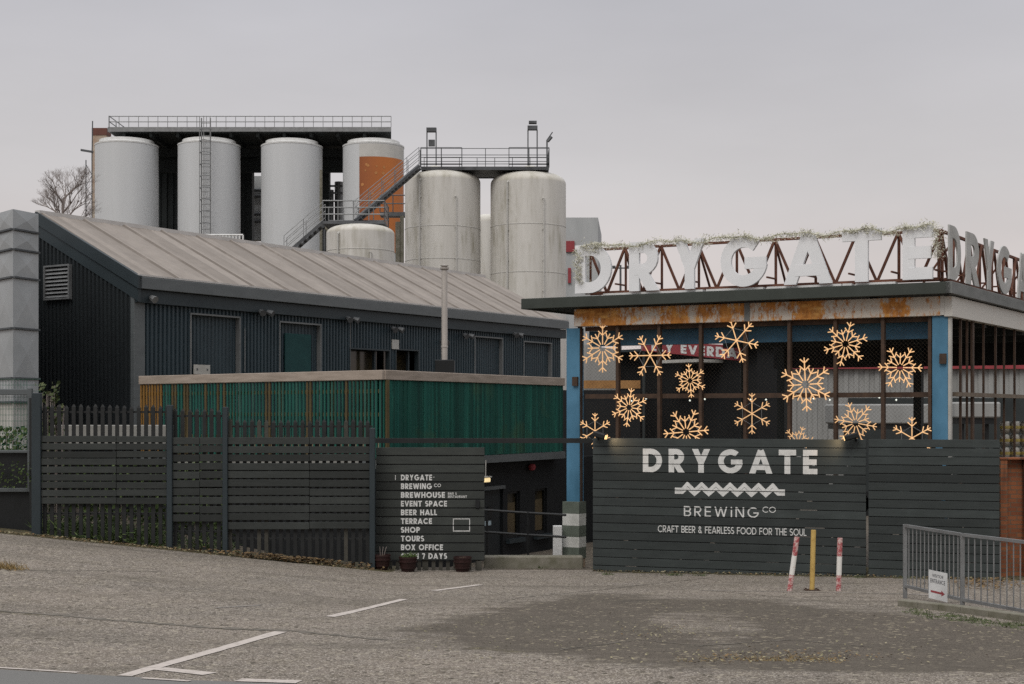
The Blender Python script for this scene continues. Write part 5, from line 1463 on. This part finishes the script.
def hedge(name, label, c, spread, n, sz, m, box=None, stems=True):
    t = thing(name, label, 'plant', (c[0], c[1], gz(c[0], c[1]))); mb = MB()
    for _ in range(n):
        p = Vector((c[0] + random.uniform(-1, 1) * spread[0], c[1] + random.uniform(-1, 1) * spread[1], c[2] + random.uniform(-1, 1) ** 1 * spread[2]))
        n_ = Vector((random.uniform(-1, 1), random.uniform(-1, .4), random.uniform(-.5, 1))).normalized(); a_ = n_.orthogonal().normalized() * sz * random.uniform(.6, 1.3); b_ = n_.cross(a_) * .7
        mb.poly([p - a_, p - b_, p + a_, p + b_])
    mb.build('foliage', M[m], t, recalc=False)
    if stems:
        mb = MB()
        for k in range(9):
            x = c[0] + random.uniform(-1, 1) * spread[0] * .8; y = c[1] + random.uniform(-.5, .5) * spread[1]
            mb.tube((x, y, gz(x, y)), (x + random.uniform(-.1, .1), y, c[2] + spread[2] * random.uniform(.2, .9)), .012, 4)
        mb.build('stems', M['bark'], t)
random.seed(31)
q = at(8, 475, 26.85); hedge('bramble', 'straggly bramble trailing through the dark gate bottom', q, (.45, .06, .25), 150, .03, 'leaf', stems=False)
q = at(130, 498, 28.2); hedge('hedge', 'overgrown dark hedge hidden behind the first fence panels', q, (1.9, .3, .75), 3200, .05, 'leaf')
q = at(18, 443, 29.5); hedge('hedge', 'dark clipped hedge behind the green mesh gate', q, (.95, .3, .32), 900, .05, 'leaf')
q = at(48, 408, 27.5); hedge('climbing_plant', 'straggly ivy climbing beside the fence post', q, (.22, .12, .50), 170, .045, 'ivy')
q = at(58, 417, 27.5); hedge('shrub', 'small leafy shrub poking above the fence near the post', q, (.12, .1, .25), 60, .04, 'ivy')
# weeds under the fence, litter, tufts
mb = MB(); random.seed(41)
for _ in range(150):
    px = random.choice([random.uniform(45, 165), random.uniform(85, 140), random.uniform(45, 235)]); d = FD + random.uniform(.15, 1.2); x = fx(px, d)
    blades(mb, (x, d, gz(x, d)), (.10, .08, .12), 26, random.uniform(.1, .26), .022)
ww = mb.build('weeds', M['leaf'], recalc=False); tag(ww, 'green weeds growing behind the foot of the palisade fence', 'weeds', kind='stuff')
mb = MB(); mb2 = MB(); random.seed(43)
def flat_leaf(mb, x, y, s_, up=.02):
    a = random.uniform(0, 6.28); t1 = Vector((math.cos(a), math.sin(a), random.uniform(-.4, .5))) * s_; t2 = Vector((-math.sin(a), math.cos(a), random.uniform(-.4, .5))) * s_ * .6
    p = Vector((x, y, gz(x, y) + s_ * .5 + random.uniform(0, up))); mb.poly([p - t1, p - t2, p + t1, p + t2])
for _ in range(900):
    px = random.gauss(290, 35); d = FD - random.uniform(.08, .5) * (1 if px < 300 else .6); flat_leaf(mb, fx(px, d), d, random.uniform(.02, .05), .09)
for _ in range(1500):
    px = random.uniform(0, 375); d = FD - abs(random.gauss(0, .22)) - .02; flat_leaf(mb if random.random() < .6 else mb2, fx(px, d), d, random.uniform(.012, .035))
for _ in range(700):
    u = random.uniform(0, 7.2); v = -abs(random.gauss(.05, .12)); p = G.p(u, v, 0); flat_leaf(mb2 if random.random() < .6 else mb, p.x, p.y, random.uniform(.012, .03))
for _ in range(350):
    q = gp(random.gauss(985, 18), random.gauss(584, 3)); flat_leaf(mb, q.x, q.y, random.uniform(.02, .045), .03)
for _ in range(420):
    q = gp(random.uniform(400, 1020), random.uniform(605, 664)); flat_leaf(mb2, q.x, q.y, random.uniform(.008, .02))
for _ in range(420):
    px = random.gauss(770, 55); q = gp(px, 658 + random.gauss(0, 3.5)); flat_leaf(mb if random.random() < .6 else mb2, q.x, q.y, random.uniform(.008, .022))
for _ in range(150):
    q = gp(random.gauss(670, 30), 633 + random.gauss(0, 4)); flat_leaf(mb if random.random() < .3 else mb2, q.x, q.y, random.uniform(.008, .018))
tag(mb.build('fallen_leaves', M['litter'], recalc=False), 'brown fallen leaves drifted along the fence foot and tarmac', 'leaves', kind='stuff')
tag(mb2.build('litter', M['litter2'], recalc=False), 'pale leaf crumbs and grit scattered over the forecourt', 'debris', kind='stuff')
mb = MB(); random.seed(47)
for px, py, n in [(4, 568, 120), (10, 570, 60), (-6, 567, 90)] : blades(mb, gp(px, py), (.12, .06), n, .13, .012)
for k in range(26): blades(mb, gp(random.gauss(770, 45), 660 + random.gauss(0, 2)), (.06, .03), 12, .05, .008)
tag(mb.build('dry_grass', M['drygrass'], recalc=False), 'dry orange grass tufts at the forecourt edge', 'grass', kind='stuff')
mb = MB()
for px in (608, 672, 676, 700, 860, 905, 520, 503, 540): 
    p = gp(px, 573 + (px - 593) * .012 + (-4 if px < 590 else 1.5)); blades(mb, p, (.06, .03), 30, .07, .018)
for _ in range(160):
    q = gp(random.uniform(905, 1035), 0 + 612 + (random.uniform(0, 9))); q = gp(px_ := random.uniform(905, 1040), 611.5 + (px_ - 905) * .13 + random.gauss(0, 1.6)); blades(mb, q, (.03, .03), 7, .045, .012)
tag(mb.build('moss_and_weeds', M['ivy'], recalc=False), 'small weeds and moss along the gate foot and kerb', 'weeds', kind='stuff')

# ------------------------------------------------------------------ bollards
def bollard(label, px_t, px_b, yt, yb, r, bands, plate):
    b = gp(px_b, yb - 1); t = thing('bollard', label, 'bollard', b, 'bollards in front of the gates'); tp = at(px_t, yt, b.y)
    bands = [(0, bands[0][1])] + bands[1:] if False else bands
    for f0, f1, m in bands:
        mb = MB(); mb.tube(b + (tp - b) * f0, b + (tp - b) * f1, r, 16); mb.build('band' if len(bands) > 1 else 'post', M[m], t, smooth=True)
    if plate:
        mb = MB(); mb.box(b.x - .11, b.x + .11, b.y - .10, b.y + .10, b.z + .001, b.z + .016); mb.build('base_plate', M[plate], t, bevel=.004)
        mb = MB()
        for dx in (-.08, .08):
            for dy in (-.07, .07): mb.tube((b.x + dx, b.y + dy, b.z + .016), (b.x + dx, b.y + dy, b.z + .03), .015, 6)
        mb.build('bolt', M['rustbar'], t)
rw = [(0, .30, 'bol_red'), (.301, .655, 'bol_white'), (.656, 1, 'bol_red')]
bollard('red and white banded bollard leaning over to one side', 797, 789.5, 537, 592, .039, rw, None)
bollard('plain yellow post on a bolted base plate between banded bollards', 813.5, 812, 530, 591.5, .038, [(0, 1, 'yellow')], 'rustbar')
bollard('upright red and white banded bollard, nearest the guard rail', 840, 838.5, 538, 592, .039, rw, None)

# ------------------------------------------------------------------ guard rail with sign and kerb
P0, P1, P2 = Vector((5.55, 20.08)), Vector((5.89, 18.6)), Vector((6.32, 17.55))
zt = E - 1.604; zb = zt - .85
gr = thing('guard_rail', 'grey galvanised pedestrian guard rail with thin upright bars', 'guard rail', (5.89, 18.6, gz(5.89, 18.6)))
P3 = P2 + (P2 - P1).normalized() * 1.4
def L2(a, b): return line((a.x, a.y), (b.x, b.y))
for p in (P0, P1, P1 + (P2 - P1).normalized() * 1.9):
    mb = MB(); mb.box(p.x - .026, p.x + .026, p.y - .026, p.y + .026, gz(p.x, p.y) - .1, zt + .02); mb.build('post', M['galv'], gr, bevel=.006)
for z in (zt, zb):
    mb = MB()
    for a, b in ((P0, P1), (P1, P3)): mb.beam((a.x, a.y, z), (b.x, b.y, z), .045, .04)
    mb.build('rail', M['galv'], gr)
for a, b, n in ((P0, P1, 13), (P1, P1 + (P2 - P1).normalized() * 1.9, 15)):
    for i in range(1, n + 1):
        p = a + (b - a) * i / (n + 1); mb = MB(); mb.tube((p.x, p.y, zb + .02), (p.x, p.y, zt - .02), .0085, 8); mb.build('bar', M['galv'], gr)
q = (P1 - P0); RL = Fr((P0.x, P0.y), q, Vector((-q.y, q.x)))
sgn = -1
u0, u1 = RL.u(930.5, 0), RL.u(949, 0)
psn = thing('arrow_sign', 'small white sign with a red arrow tied to the guard rail', 'sign', RL.p((u0 + u1) / 2, 0, zb))
vdir = -1 if RL.p(0, -1, 0).x < RL.p(0, 0, 0).x else 1
zS1 = RL.z(569.5, u0); zS0 = zS1 - .385
def SP(u, l, z): return RL.p(u, vdir * (.022 + l), z)
mb = MB(); mb.box8([SP(u0, 0, zS0), SP(u1, 0, zS0), SP(u1, .006, zS0), SP(u0, .006, zS0), SP(u0, 0, zS1), SP(u1, 0, zS1), SP(u1, .006, zS1), SP(u0, .006, zS1)]); mb.build('board', M['sign'], psn)
uw = u1 - u0; mb = MB(); zA = zS0 + .10
mb.poly([SP(u0 + uw * .12, .0075, zA - .014), SP(u0 + uw * .7, .0075, zA - .014), SP(u0 + uw * .7, .0075, zA + .014), SP(u0 + uw * .12, .0075, zA + .014)])
mb.poly([SP(u0 + uw * .7, .0075, zA - .04), SP(u0 + uw * .88, .0075, zA), SP(u0 + uw * .7, .0075, zA + .04)]); mb.build('arrow', M['red'], psn, recalc=False)
mb = MB()
for tx, f0, f1, zz_, hh in (('VISITOR', .2, .8, zS1 - .085, .04), ('ENTRANCE', .1, .9, zS1 - .165, .055)):
    for si, qq in text_polys(tx, .15, .14, u0 + uw * f0, u0 + uw * f1, zz_, hh): mb.poly([SP(x, .0075 + .0005 * si, z) for x, z in qq])
mb.build('lettering', M['ink'], psn, recalc=False)
mb = MB(); kpts = [gp(897, 606), gp(960, 613), gp(1050, 626)]
for a, b in zip(kpts, kpts[1:]):
    n = 3
    for i in range(n):
        p0_, p1_ = a + (b - a) * i / n, a + (b - a) * (i + .985) / n; q_ = (b - a).normalized(); sd_ = Vector((-q_.y, q_.x, 0)) * .13
        mb.box8([p0_ + Vector((0, 0, -.1)), p1_ + Vector((0, 0, -.1)), p1_ + sd_ + Vector((0, 0, -.1)), p0_ + sd_ + Vector((0, 0, -.1)), p0_ + Vector((0, 0, .085)), p1_ + Vector((0, 0, .085)), p1_ + sd_ + Vector((0, 0, .085)), p0_ + sd_ + Vector((0, 0, .085))])
struct(mb.build('kerb', M['concrete'], bevel=.012))
# far street lamp glimpsed behind the letters
lp = at(620.5, 265, 70); t = thing('street_lamp', 'distant thin street lamp seen between the first two sign letters', 'street lamp', (lp.x, 70, -1.6))
mb = MB(); mb.tube((lp.x, 70, -1.6), (lp.x, 70, lp.z), .07, 8, .05); mb.build('pole', M['galvdark'], t)
mb = MB(); mb.tube((lp.x - .5, 70, lp.z - .15), (lp.x + .5, 70, lp.z - .15), .035, 6); mb.box(lp.x - .6, lp.x - .25, 69.9, 70.1, lp.z - .14, lp.z - .04); mb.box(lp.x + .25, lp.x + .6, 69.9, 70.1, lp.z - .14, lp.z - .04); mb.build('lamp_head', M['galvdark'], t)
